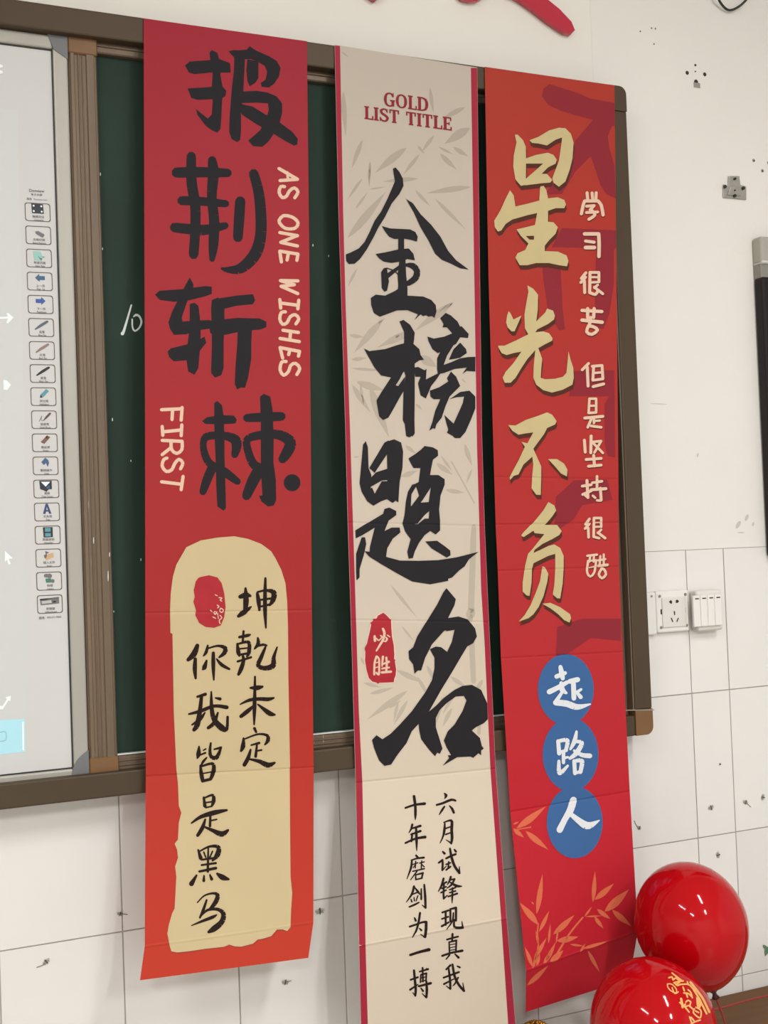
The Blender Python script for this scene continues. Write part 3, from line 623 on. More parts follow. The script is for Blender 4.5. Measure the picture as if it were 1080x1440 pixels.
# title in slab-serif capitals
def gl(ch):
    V_, H_ = 1.9, 1.0
    def v(x, y0=0, y1=10): return P(x-V_/2, y0, x+V_/2, y0, x+V_/2, y1, x-V_/2, y1)
    def h(x0, x1, y): return P(x0, y-H_/2, x1, y-H_/2, x1, y+H_/2, x0, y+H_/2)
    if ch == 'L': return [v(1.6), h(0, 3.2, .5), h(0, 5.6, 9.5), P(5.0, 7, 5.9, 7, 5.9, 10, 5.0, 10)], 6.2
    if ch == 'I': return [v(1.6), h(0, 3.2, .5), h(0, 3.2, 9.5)], 3.8
    if ch == 'T': return [v(3.2), h(0, 6.4, .5), h(1.7, 4.7, 9.5), P(0, 0, .9, 0, .9, 3, 0, 3), P(5.5, 0, 6.4, 0, 6.4, 3, 5.5, 3)], 7.0
    if ch == 'E': return [v(1.6), h(0, 5.6, .5), h(0, 5.8, 9.5), h(1, 4.4, 4.9), P(4.8, 0, 5.6, 0, 5.6, 2.8, 4.8, 2.8), P(5.0, 7.2, 5.9, 7.2, 5.9, 10, 5.0, 10), P(3.8, 3.6, 4.5, 3.6, 4.5, 6.2, 3.8, 6.2)], 6.5
    if ch == 'D': return [v(1.6), h(0, 3.4, .5), h(0, 3.4, 9.5), S(3.2, .5, 1.0, 5.6, 1.6, 1.6, 6.4, 5, 2.0, 5.6, 8.4, 1.6, 3.2, 9.5, 1.0)], 8.0
    if ch == 'O': return [S(3.8, .45, 1.0, 1.7, 1.6, 1.5, .95, 5, 1.9, 1.7, 8.4, 1.5, 3.8, 9.55, 1.0, 5.9, 8.4, 1.5, 6.65, 5, 1.9, 5.9, 1.6, 1.5, 3.8, .45, 1.0)], 8.2
    if ch == 'G': return [S(6.0, 2.6, 1.0, 5.2, .9, 1.2, 3.6, .45, 1.1, 1.7, 1.6, 1.5, .95, 5, 1.9, 1.7, 8.4, 1.5, 3.8, 9.55, 1.1, 5.8, 8.8, 1.4), v(6.0, 5.4, 9.6), h(4.2, 7.4, 5.6), P(5.9, 0, 6.6, 0, 6.6, 3, 5.9, 3)], 8.0
    if ch == 'S': return [S(4.9, 2.4, .9, 4.2, .8, 1.2, 2.6, .5, 1.2, 1.0, 1.9, 1.7, 1.6, 3.8, 1.7, 3.6, 5.1, 1.8, 5.2, 6.9, 1.8, 4.4, 9.0, 1.4, 2.7, 9.55, 1.2, 1.2, 8.8, 1.2, .5, 7.2, .9), P(4.6, .2, 5.3, .2, 5.3, 3, 4.6, 3), P(.1, 6.8, .8, 6.8, .8, 9.8, .1, 9.8)], 6.4
    return [], 4.0
def title(txt, x0, y0, wpx, hpx, slope):
    tot = sum(gl(c)[1] for c in txt)-.8; u = 0
    for c in txt:
        g, wd_ = gl(c)
        if g:
            polys = [[(x0+(u+x)*wpx/tot+.02*y, y0+(u+x)*wpx/tot*slope+y*hpx/10) for x, y in p] for gg in g for p in gg]
            ink('letter', polys, s2, TITLE, b2, 2)
        u += wd_
title('GOLD', 539.5, 129.5, 62, 19.5, .135); title('LIST TITLE', 512, 149, 122.5, 18.5, .135)
G_ = (480, 600, 5.143); H5 = (500, 820, 5.335); F5 = (480, 430, 5.4)
ink('character', X(*e, P(390,95,410,85,440,120,465,170,470,225,440,285,380,360,330,460,280,540,240,620,190,710,140,780,100,815,55,818,35,795,32,745,70,730,130,700,175,650,215,570,250,490,300,420,350,320,380,250,405,190,395,130),
    P(490,325,540,355,600,440,680,520,750,610,810,720,870,790,965,860,900,850,830,815,760,785,710,740,660,640,600,540,550,430), P(305,530,370,548,520,555,560,575,578,610,572,648,530,635,470,625,400,628,360,610,330,570),
    P(430,600,475,600,475,720,430,720), P(258,742,330,730,440,705,510,700,545,740,556,790,500,780,440,800,380,810,320,800,285,775), P(440,780,485,780,490,900,500,1000,500,1070,420,1070,430,980,425,900),
    P(300,880,320,850,345,845,350,900,360,950,345,1020,325,1028,305,1000), P(330,900,440,825,445,850,350,930), SW(8,345,850,400,870,440,910), S(490,825,24,540,832,46,572,870,46,560,925,50,505,965,40),
    P(222,1075,260,1050,330,1058,400,1025,440,1000,500,1000,500,1058,620,1065,680,1090,715,1130,720,1180,705,1228,685,1212,660,1218,640,1206,620,1214,600,1200,550,1245,580,1200,500,1168,420,1170,340,1200,290,1218,245,1190,225,1130)), s2, INK, b2, 3)
ink('character', X(*F5, P(440,120,470,108,520,145,555,205,550,260,545,290,590,330,600,375,625,410,590,415,555,440,555,700,553,870,555,970,540,992,530,990,515,1000,490,990,480,900,465,870,470,640,485,530,475,500,440,530,380,545,300,530,250,470,205,390,170,325,210,345,330,330,420,300,475,285,475,200),
    P(375,545,440,530,470,500,440,560,410,605,430,610,480,540,475,640,440,700,385,800,355,850,315,868,285,840,265,720,300,660), P(550,470,580,465,630,490,645,480,640,560,720,520,760,500,720,560,680,610,640,705,600,680,580,590,600,540,560,540),
    P(748,95,790,55,830,75,880,120,900,160,910,155,965,215,960,245,900,240,870,290,780,340,730,360,690,330,660,270,652,235,700,250,780,235,840,210,800,165,765,165,775,140),
    P(760,330,850,300,800,380,775,450,830,430,900,400,960,390,1015,388,1015,500,950,495,915,520,950,470,860,480,780,510,730,520,725,480,725,400), P(815,410,850,330,900,280,945,330,950,360,900,395,850,405),
    P(670,645,740,620,810,575,800,550,830,500,870,540,900,610,870,640,820,690,790,760,760,850,720,900,710,935,695,930,665,950,690,880,710,800,750,710,700,710,675,690),
    P(820,710,900,655,970,645,1015,690,1015,780,980,870,940,960,900,1005,860,1005,840,985,800,965,810,940,795,890,780,830,850,895,880,830,920,740,930,690,870,695)), s2, INK, b2, 3)
ink('character', X(*G_, P(155,130,175,105,190,150,195,300,215,350,210,460,230,570,185,540,145,470,130,410,140,300), P(320,110,380,92,430,115,445,180,440,300,420,400,410,548,390,535,370,552,350,540,330,525,330,300,328,205),
    P(200,300,310,115,340,100,345,180,325,205,255,310,240,335), P(205,375,250,330,330,305,335,385,290,390,220,430,195,440), P(160,490,220,440,240,485,290,395,340,395,340,520,285,540,230,572,185,540),
    P(100,750,200,690,300,630,310,595,345,585,395,610,395,640,340,680,310,755,360,730,420,730,425,765,370,810,330,880,320,950,230,960,200,930,205,870,240,730,150,785,102,808),
    P(105,920,145,800,170,800,178,850,160,930,130,1030,130,1090,108,1112,105,1050), P(165,900,240,910,300,935,420,968,560,970,700,965,830,945,990,905,920,960,890,1010,850,1040,800,1090,770,1100,770,1115,640,1140,510,1120,400,1060,280,990,200,940),
    P(483,230,530,200,570,170,600,140,660,150,695,170,698,210,660,240,650,290,640,345,640,360,580,400,555,420,570,300,520,300,500,265),
    P(440,700,455,640,465,540,480,470,510,420,528,415,540,430,505,490,500,575,540,560,520,640,530,700,545,712,500,815,460,760), P(528,415,600,380,640,350,645,440,580,540,560,560,500,580,560,500,545,450),
    P(640,350,700,350,745,380,745,420,715,500,705,600,712,680,712,750,680,780,635,750,630,660,635,600,630,545,645,440), P(500,580,560,550,640,545,640,605,600,640,550,700,500,700), P(500,700,550,705,600,665,640,665,640,755,580,800,500,815,460,750),
    P(500,810,590,760,630,745,560,840,530,900,515,950,485,955,475,905), P(605,830,690,825,740,860,785,895,788,930,760,947,700,910,650,880)), s2, INK, b2, 3)
ink('character', X(*H5, P(655,70,680,38,750,120,740,165,690,265,720,330,660,360,570,460,520,560,490,655,465,655,440,680,430,610,400,570,395,510,430,480,460,400,560,240,610,160),
    P(620,300,690,262,770,250,840,272,895,340,908,400,880,450,835,475,790,550,720,670,640,800,550,960,480,1045,420,1110,380,1200,310,1290,265,1360,215,1370,175,1330,150,1270,135,1230,122,1175,155,1140,200,1170,260,1130,330,1060,420,960,520,820,570,730,590,640,590,560,555,495,600,475,640,480,685,515,720,440,740,350,680,360),
    P(470,1045,540,970,600,920,660,860,740,800,800,770,870,762,940,800,985,900,990,1020,960,1050,900,1080,870,1105,930,1160,945,1220,960,1240,940,1255,940,1290,920,1275,880,1310,860,1300,760,1305,650,1370,700,1310,690,1290,715,1290,680,1230,660,1180,690,1110,740,1060,800,960,830,880,810,845,750,850,680,900,630,950,600,1010,600,1080,650,1240,630,1280,610,1270,595,1298,550,1250,520,1210,490,1170,475,1100)), s2, INK, b2, 3)
q6 = (500, 850, 12)
ink('seal_halo', X(*q6, P(460,128,540,185,610,255,615,400,625,540,655,690,668,850,672,950,694,1100,684,1210,650,1318,560,1330,400,1336,270,1315,205,1245,165,1100,140,950,146,800,176,650,216,480,245,330,300,250,365,178)), s2, mat('pale_pink_print', (238, 206, 186), .5), b2, 2)
ink('red_seal', X(*q6, P(460,140,480,150,530,195,585,250,598,235,595,290,600,400,610,540,640,690,650,850,645,920,668,935,660,960,680,1100,670,1200,650,1250,640,1310,560,1315,400,1320,370,1335,350,1318,280,1300,220,1240,180,1100,155,950,160,800,150,740,190,650,210,560,230,480,260,340,245,310,290,280,290,240,350,235,370,190)), s2, SEALRED, b2, 3)
ink('seal_character', X(*q6, S(315,535,40,320,610,44), S(455,410,40,480,480,44,462,580,40,400,690,36,345,780,28), SW(22,345,570,385,605,440,545,415,525), S(440,605,20,500,622,26,522,580,36,505,550,20), SW(20,528,515,570,545)), s2, PEACH, b2, 4)
ink('seal_character', X(*q6, SW(34,345,875,315,980,308,1100,308,1180), SW(34,350,875,388,920,392,1050,385,1180,345,1150), SW(20,320,985,385,970), SW(20,320,1065,385,1050), S(455,880,40,442,1000,30,440,1040,22), S(450,1005,28,555,965,40), SW(36,512,895,520,1000,510,1130), SW(30,440,1080,560,1062), SW(40,435,1145,590,1132)), s2, PEACH, b2, 4)
I8, J8 = (550, 1100, 8.307), (550, 1250, 8.307)
CH2 = [
 (I8, [S(620,130,14,640,155,36,625,190,12), S(530,265,24,600,245,28,700,205,30,750,215,24), S(620,285,22,590,330,26,560,380,10), S(680,275,14,710,310,30,730,355,28)]),
 (I8, [S(625,480,18,620,560,30,605,630,22,570,710,10), S(612,470,14,680,447,24,708,462,34,705,560,34,710,650,34,700,715,26), S(640,672,8,690,705,20), S(635,540,20,690,520,16), S(635,610,20,690,590,16)]),
 (I8, [S(602,812,22,622,832,30), S(555,940,24,598,908,26), S(598,908,22,600,960,26,595,1025,22), S(595,1030,20,642,980,10), S(640,890,24,700,860,26,752,840,26), S(738,788,22,755,810,26), S(640,960,20,690,940,20), S(670,930,20,665,1000,22), S(640,1025,20,692,985,22), S(685,775,24,705,880,32,740,980,32,795,1060,30), S(795,1060,26,795,985,10)]),
 (I8, [S(610,1125,26,590,1200,26,550,1275,12), S(600,1190,20,645,1165,22), S(590,1240,20,640,1220,20), S(580,1290,20,640,1260,20), S(615,1190,22,610,1290,24,612,1355,24), S(612,1360,22,655,1320,12), S(695,1105,26,680,1150,24,655,1195,12), S(690,1140,18,740,1130,22), S(738,1135,22,700,1200,24,650,1238,12), S(690,1170,18,760,1210,34,820,1215,16), S(680,1255,18,750,1230,20), S(680,1290,18,750,1270,20), S(665,1335,20,770,1300,24), S(715,1235,22,712,1340,24,710,1410,10)]),
 (I8, [S(165,300,24,270,265,26,390,250,34), S(265,165,34,280,270,32,282,380,30,280,440,8)]),
 (I8, [S(245,495,28,230,550,22,205,590,10), S(240,540,20,340,510,30), S(230,610,20,340,570,30), S(245,600,24,235,690,24), S(165,710,24,280,660,26,395,640,36), S(290,540,26,295,680,32,297,800,10)]),
 (I8, [S(290,855,24,310,880,28), S(235,910,18,300,890,20,380,880,26), S(240,910,22,230,1000,26,182,1130,10), S(255,960,15,310,940,15), S(285,925,17,280,1000,15), S(283,960,12,255,1000,12), S(330,945,15,385,930,15), S(355,920,17,350,1010,15), S(352,955,12,385,988,15), S(250,1040,16,385,1010,18), S(300,1040,18,225,1140,12), S(285,1085,16,285,1130,20), S(285,1082,16,370,1060,24), S(368,1065,22,355,1120,20), S(285,1137,18,360,1120,18)]),
 (J8, [S(265,-30,26,240,60,26,175,155,10), S(270,-20,14,310,30,28,332,62,16), S(250,62,18,300,42,18), S(230,120,14,240,150,20), S(265,100,14,270,140,16), S(310,80,16,290,140,14), S(210,210,20,270,185,24,322,158,18), S(350,0,18,350,120,24), S(385,-50,22,395,80,30,400,220,26), S(400,222,20,360,188,10)]),
 (J8, [S(272,338,18,285,370,28), S(215,440,24,290,415,24,360,390,24,405,385,30), S(408,388,32,405,480,34,395,560,30), S(390,562,22,345,530,10), S(335,280,26,320,380,26,290,490,24,245,565,10), S(328,460,14,350,482,26)]),
 (J8, [S(222,770,30,330,735,32,440,708,40)]),
 (J8, [S(265,950,26,275,1060,30,285,1170,30,280,1245,26), S(280,1245,20,250,1210,10), S(225,1060,22,310,1030,24), S(220,1175,26,310,1115,14), S(330,965,20,430,935,24), S(365,920,22,370,1080,22), S(345,1000,18,340,1090,18), S(345,1000,18,410,985,24), S(410,985,20,405,1080,20), S(345,1040,14,405,1025,14), S(345,1080,14,405,1065,14), S(410,928,14,428,942,18), S(320,1135,24,460,1100,32), S(410,1080,24,415,1180,32,410,1265,26), S(405,1265,20,360,1220,10), S(345,1155,14,370,1190,26)]),
 (J8, [S(595,275,22,670,250,24), S(590,350,20,665,325,22), S(590,435,26,670,390,22), S(635,270,24,635,420,24), S(690,235,24,690,380,24), S(690,235,20,755,220,30), S(756,220,28,755,370,26), S(725,280,18,715,370,22,650,470,12), S(735,360,22,735,440,26,790,455,28,835,450,30), S(835,450,24,825,380,10)]),
 (J8, [S(650,590,22,720,570,22,780,555,22), S(715,525,26,710,600,22), S(675,620,18,680,740,20), S(675,620,18,760,600,24), S(760,602,22,755,720,20), S(690,650,11,750,640,11), S(690,685,11,750,672,11), S(690,715,11,750,705,11), S(595,780,26,700,745,24,830,720,30), S(680,770,22,640,820,14), S(745,760,18,785,800,30)]),
 (J8, [S(690,890,26,640,940,20), S(610,1035,22,720,995,24,790,970,24), S(670,930,22,685,1050,28,690,1165,26), S(688,1168,20,640,1130,10), S(615,1110,24,730,1050,14), S(715,880,24,740,1020,30,790,1120,30,850,1190,28), S(850,1190,22,835,1095,10), S(780,1035,22,740,1110,18,715,1130,8), S(770,900,16,800,915,24)])]
for o_, gs in CH2: ink('character', X(*o_, *gs), s2, INK2, b2, 2)

# ---- banner 3
RED3 = grad_mat('orange_red_to_crimson_print', [(2.25, (170, 58, 45)), (1.7, (172, 52, 46)), (1.2, (178, 48, 50)), (.85, (188, 38, 48)), (.4, (182, 30, 44))])
b3, s3 = banner('hanging_banner', 'red banner with gold brush characters, blue discs and orange bamboo, rightmost', [
    ((681.5, 94), (864, 120), T, T), ((687, 390), (867, 400), -.077, -.076), ((695, 671), (869.5, 674), -.084, -.081, .0012), ((697, 738), (869.7, 735), -.083, -.080, .0014), ((700, 803), (870.3, 797), -.085, -.082, .0014),
    ((704.5, 926), (875.5, 917), -.083, -.081, .0014), ((717.5, 1142), (885.5, 1113), -.080, -.076, .0014), ((740, 1365), (897, 1309), -.134, -.104, -.001), ((739.5, 1423), (885, 1377), -.106, -.078)], RED3)
k3 = (740, 100, 4.8); K = (680, 170, 6.5467); Lc = (680, 380, 7.2); Mc = (680, 570, 7.2); Nc = (690, 690, 7.2); Oc = (790, 250, 6); Pc = (800, 490, 4.235); Rc = (700, 1100, 4.235); Qc = (740, 900, 4.645)
ov = [X(*k3, P(105,170,115,120,155,88,240,115,350,150,430,185,600,216,602,370,575,375,550,440,560,520,595,640,605,860,540,830,500,770,465,660,435,575,330,680,240,830,120,835,180,760,300,620,330,470,450,330,340,300,240,270,150,230)),
      X(*k3, P(240,1060,610,1075,610,1190,590,1210,590,1440,560,1640,520,1740,460,1735,470,1195,250,1190,170,1190)), X(*Lc, P(590,-90,770,-90,780,0,800,400,825,600,760,610,650,400,605,100)),
      X(*Pc, P(20,135,270,130,275,650,230,640,212,560,212,330,240,285,0,285)), X(690, 380, 2.571, P(235,820,300,760,420,755,440,830,330,850,300,900,230,950)), X(690, 380, 2.571, P(240,1290,330,1260,470,1260,470,1340,360,1330,260,1400,235,1400))]
for g in ov: ink('dark_overlay_stroke', g, s3, OVERLAY, b3, 1)
big = [
 X(*K, P(285,130,310,128,360,180,385,240,388,350,385,590,340,600,290,540,270,420,275,320,300,200), P(418,180,500,150,600,90,690,65,750,70,800,120,825,200,815,350,790,450,750,560,690,608,640,570,630,530,690,370,715,200,720,155,660,175,580,228,500,210,445,205),
   P(380,350,480,315,590,295,640,315,670,360,660,395,590,430,530,490,580,490,630,545,610,570,540,575,420,590,380,595,380,540,450,480,545,395,385,395),
   P(240,640,275,690,290,790,400,765,510,735,515,640,520,605,550,600,575,640,590,715,680,705,740,730,755,770,740,805,660,805,590,830,590,930,640,935,680,980,660,1040,600,1100,560,1150,560,1200,680,1205,760,1240,778,1290,765,1340,690,1330,600,1310,480,1310,400,1330,330,1330,290,1260,310,1220,380,1190,410,1130,340,1060,300,1000,370,985,470,960,490,850,400,870,260,910,200,950,160,1010,130,1020,100,980,95,920,150,830,200,720)),
 X(*Lc, P(440,155,500,190,548,250,545,400,530,520,620,430,640,390,700,410,718,460,710,500,650,545,540,600,520,630,600,620,660,640,695,690,690,715,620,750,550,790,590,900,580,1000,575,1090,620,1105,720,1100,800,1080,835,1040,850,900,855,820,875,900,905,990,910,1090,895,1160,800,1210,690,1240,600,1215,530,1160,500,1090,505,960,520,810,440,900,380,990,320,1090,270,1140,210,1140,190,1090,220,1030,300,940,380,825,300,840,230,860,180,840,145,780,145,765,210,765,330,710,450,650,415,590,410,450,430,330,450,220),
   P(250,415,270,440,300,500,380,460,350,530,310,620,280,620,240,580,225,530,235,460)),
 X(*Mc, P(245,200,320,205,420,150,540,110,640,72,690,95,735,160,720,195,640,230,610,290,500,440,580,620,580,740,575,908,530,905,482,840,490,700,500,600,490,520,400,600,350,700,300,715,265,755,260,730,290,670,350,560,415,420,380,370,440,385,500,275,420,285,350,298,290,260), P(650,545,740,545,810,590,845,650,840,720,780,690,720,620)),
 X(*Nc, P(580,115,640,150,660,200,620,260,540,350,670,350,715,410,690,450,620,490,520,540,440,600,430,630,500,600,580,560,640,545,700,580,735,660,735,780,725,940,700,1090,670,1090,625,1050,640,960,650,800,650,640,580,660,430,735,415,790,410,930,390,1065,360,1060,320,1020,320,930,345,760,375,640,420,590,540,440,440,430,430,405,330,470,305,455,330,420,440,310,530,200),
   P(520,765,545,775,580,840,570,920,530,1070,480,1180,430,1250,380,1290,280,1325,340,1260,400,1160,450,1040,495,920), P(520,1145,600,1135,700,1180,800,1250,810,1290,795,1335,740,1310,680,1250,600,1190))]
for g in big:
    c_ = ink('character', g, s3, GOLD, b3, 3)
    ink('character_shade', shift(g, .9, 3.2)+shift(g, 1.4, 6.0), s3, GOLDSH, c_, 2)
ink('character_gap', X(*K, P(385,1062,460,1060,460,1095,420,1095)), s3, GOLDSH, b3, 4)
CH3 = [
 (Oc, [SW(26,210,128,215,180), SW(26,252,130,258,180), SW(26,287,128,285,180), SW(28,162,305,178,230,190,198), SW(28,190,197,302,197), SW(28,302,197,330,235,345,315), SW(24,205,242,270,236), SW(24,268,240,235,272), SW(24,205,295,300,290), SW(26,245,272,276,315,225,352)]),
 (Oc, [SW(30,188,475,305,475), SW(30,308,475,312,560,310,665), SW(26,197,535,270,545), SW(32,197,590,272,590)]),
 (Oc, [SW(25,200,803,162,850), SW(25,197,840,157,885), SW(26,187,870,190,970), SW(24,235,800,310,800), SW(24,310,800,310,880), SW(18,240,840,305,840), SW(20,240,885,310,880), SW(26,235,800,232,965), SW(26,232,970,280,985,302,955), SW(22,300,905,272,930), SW(24,272,925,343,980)]),
 (Oc, [SW(28,167,1120,335,1130), SW(28,215,1105,215,1180), SW(28,270,1105,265,1180), SW(30,167,1202,338,1220), SW(28,240,1180,230,1245), SW(27,225,1245,207,1300,250,1322,298,1285,262,1258,225,1252)]),
 (Pc, [SW(17,115,90,77,128), SW(18,107,112,112,225), SW(17,137,107,195,102), SW(17,195,102,200,180), SW(17,145,110,140,190), SW(14,148,147,192,143), SW(16,140,190,200,182), SW(18,142,228,205,212)]),
 (Pc, [SW(15,120,300,115,385), SW(15,120,300,160,300), SW(15,160,300,160,382), SW(13,118,343,160,341), SW(15,115,385,160,382), SW(18,92,415,200,405), SW(16,133,417,110,470), SW(15,147,410,147,445), SW(14,147,432,182,430), SW(16,130,462,190,470)]),
 (Pc, [SW(18,90,547,95,618), SW(18,130,522,128,622), SW(15,140,557,190,552), SW(15,188,555,150,620), SW(15,145,567,200,623), SW(17,100,662,190,655), SW(18,145,637,150,700), SW(17,114,702,190,695)]),
 (Pc, [SW(18,105,788,111,888), SW(14,110,888,95,876), SW(17,77,820,130,812), SW(17,80,870,130,848), SW(16,165,762,165,830), SW(15,137,800,195,792), SW(18,130,842,218,835), SW(17,185,832,190,903), SW(14,188,906,165,905), SW(14,140,877,155,890)]),
 (Pc, [SW(16,120,1015,97,1048), SW(16,120,1045,94,1073), SW(16,113,1070,115,1125), SW(15,147,1010,190,1010), SW(15,190,1010,190,1063), SW(12,150,1038,190,1036), SW(12,148,1063,190,1062), SW(16,147,1010,145,1120), SW(15,145,1122,178,1130), SW(14,190,1080,170,1100), SW(16,170,1097,214,1130)]),
 (Pc, [SW(14,107,1235,165,1228), SW(13,125,1232,120,1270), SW(13,147,1230,145,1270), SW(14,112,1265,106,1330,125,1358,150,1330,160,1262), SW(12,112,1266,160,1261), SW(11,120,1305,150,1300), SW(13,185,1237,180,1290), SW(13,172,1262,215,1255), SW(15,172,1295,228,1288), SW(13,205,1227,205,1290), SW(15,193,1312,176,1345,195,1368,218,1345,208,1318,193,1312)])]
for o_, gs in CH3:
    g = X(*o_, *gs); c_ = ink('character', g, s3, PEACH, b3, 3); ink('character_shade', shift(g, .6, 1.3), s3, GOLDSH, c_, 2)
for i, (cx, cy, ry) in enumerate(((257, 323, 232), (288, 748, 240), (315, 1190, 236))):
    if i == 0: allb = []
    allb += X(*Qc, EL(cx, cy, 183, ry, 36))
ink('blue_discs', allb, s3, BLUE, b3, 2, 'three joined blue discs')
CHW = [
 [S(220,175,26,228,215,34,235,250,28), S(195,238,30,250,215,26), S(147,338,34,200,312,32,265,275,26), S(225,280,24,232,325,36,258,345,18), S(228,345,20,195,395,28), S(190,408,38,260,415,42,330,437,38,415,418,10), S(282,270,32,332,258,34), S(305,285,32,308,380,32), S(355,322,18,325,342,20), S(325,338,18,352,372,28)],
 [S(205,660,26,212,740,28), S(205,660,22,265,655,28,255,720,24), S(215,732,20,260,720,20), S(240,730,24,240,800,22), S(240,772,18,268,764,16), S(210,790,20,215,868,30,268,820,16), S(325,597,16,312,660,30,285,712,16), S(315,662,20,360,672,28,322,740,32,282,772,20), S(310,722,18,360,750,28,412,756,32), S(310,790,26,315,870,26), S(312,790,22,360,790,30,350,862,26), S(315,868,20,355,858,22)],
 [S(305,1045,46,285,1110,46,250,1170,38,215,1240,42), S(280,1130,26,340,1180,40,400,1213,48,474,1178,8)]]
for gs in CHW: ink('character', X(*Qc, *gs), s3, WHITEP, b3, 4)
for l in [(110,275,285,145,46),(165,290,300,402,40),(92,275,155,330,30),(90,250,125,235,12),(230,785,265,545,36),(238,848,125,715,44),(245,890,305,765,26),(565,715,578,528,30),(575,700,690,603,40),(635,770,780,638,55),(680,760,795,858,40),(575,800,628,872,26),(590,755,670,815,30),(330,905,455,790,40),(350,945,480,920,40),(505,990,650,948,24),(430,965,510,975,16),(535,1000,605,1130,26),(205,1100,160,980,26),(215,1050,290,925,28),(300,960,312,840,16),(240,970,225,880,16),(280,1080,345,950,26),(310,1070,390,1000,40),(172,1210,300,1090,34),(515,800,560,740,14),(230,1095,250,1020,20),(270,1080,320,1000,22),(520,800,620,795,12),(200,710,215,730,10),(490,1010,520,960,16),(345,960,362,850,12),(205,1110,240,1000,20)]:
    ink('bamboo_leaf', X(*Rc, LF(*l)), s3, ORANGE, b3, 1.5)
for g in (S(240,840,7,235,900,8,240,970,8,215,1095,10), S(505,805,10,420,910,11,330,1060,13), SW(7,110,282,195,268)): ink('bamboo_stem', X(*Rc, g), s3, ORANGE, b3, 1.5)

# ================================================================== balloons
def balloon(label, c, rx, rz, tilt, group='red balloons'):
    t = thing('balloon', label, 'balloon', c, group)
    bm = bmesh.new(); prof = []; n = 24; rings = []
    for i in range(n+1):
        a = pi*i/n; r = sin(a)*rx; z = cos(a)*rz
        if a > pi*.5: r *= 1-.10*((a-pi*.5)/(pi*.5))**1.5; z *= 1+.13*((a-pi*.5)/(pi*.5))**2
        prof.append((max(r, .006 if i == n else 0), z))
    M_ = Matrix.Translation(c) @ Matrix.Rotation(tilt, 4, 'Y'); m = 40
    top = bm.verts.new(M_ @ Vector((0, 0, rz)))
    for r, z in prof[1:]: rings.append([bm.verts.new(M_ @ Vector((r*cos(2*pi*k/m), r*sin(2*pi*k/m), z))) for k in range(m)])
    for k in range(m): bm.faces.new((top, rings[0][k], rings[0][(k+1) % m]))
    for a, b in zip(rings, rings[1:]):
        for k in range(m): bm.faces.new((a[k], b[k], b[(k+1) % m], a[(k+1) % m]))
    body = frombm('balloon_body', bm, BALLOON, t, True)
    base = M_ @ Vector((0, 0, prof[-1][1])); dn = (M_.to_3x3() @ Vector((0, 0, -1)))
    tube('knot', [base-dn*.002, base+dn*.004, base+dn*.007, base+dn*.012, base+dn*.018], .004, KNOT, t, 10, [.006, .0075, .004, .0042, .0075])
    return t, body, base+dn*.016
c1 = at(972, 1301, -.225)
ba1, bd1, kn1 = balloon('glossy plain red balloon hanging at the right of the three banners', c1, .1018, .1155, radians(-19))
tube('string', spline([kn1, at(1012, 1416, -.222), at(1019, 1436, -.218), at(1026, 1470, -.21), (1.55, -.2, .12), (1.56, -.2, .003)], 5), .0022, STRING, ba1)
c2 = at(919, 1446, -.335)
ba2, bd2, kn2 = balloon('red balloon printed with gold writing, lowest at the bottom edge', c2, .1065, .116, radians(-8))
tube('string', [kn2, (kn2.x, kn2.y-.01, .2), (kn2.x+.02, kn2.y-.02, .003)], .0022, STRING, ba2)
bs = Solid(bd2); g9 = (930, 1350, 13.5); w9 = 30
for gs in [
  [SW(w9,200,255,280,320,400,410), SW(w9,140,345,200,330,220,385,265,350,330,390), SW(w9,235,440,320,415,410,405), SW(w9,245,440,300,490,360,470,490,465), SW(w9,275,472,340,430), SW(w9,485,420,510,480)],
  [SW(22,115,460,200,470,280,560,270,630,180,590,120,520,115,460), SW(22,200,530,250,640,320,610)],
  [SW(w9,405,520,430,590), SW(w9,420,630,500,640,560,690), SW(w9,500,570,550,620,580,720), SW(w9,470,650,490,710)],
  [SW(44,370,740,390,840,400,900), SW(w9,345,810,440,880,540,860), SW(w9,460,800,500,770,550,800,540,840), SW(w9,440,890,520,990), SW(w9,385,890,450,840)],
  [SW(w9,530,880,600,940), SW(w9,620,930,600,1000,680,1080,735,1090,740,960,650,900), SW(w9,640,970,700,1000)],
  [SW(44,545,430,650,560,780,740,900,990), SW(40,600,560,700,720,790,900,850,1020), SW(w9,530,480,600,560), P(650,700,730,760,750,860,710,960,660,860)],
  [SW(w9,530,1080,570,1200), SW(w9,560,1090,610,1150), SW(w9,560,1210,640,1170,730,1140)]]:
    ink('gold_writing', X(*g9, *gs), bs, BALGOLD, ba2, 2.2)

# ================================================================== things on the right wall
def px_box(name, px0, py0, px1, py1, Y0, Y1, m, parent, bev=0.0, seg=2):
    a = at(px0, py1, Y0); b = at(px1, py0, Y0); return box(name, a.x, b.x, Y0, Y1, a.z, b.z, m, parent, bev, seg)
def disc(name, px, py, r, Y, th, m, parent, n=14):
    c = at(px, py, Y); return prism(name, [(c.x+r*cos(2*pi*k/n), c.z+r*sin(2*pi*k/n)) for k in range(n)], Y, Y+th, m, parent)
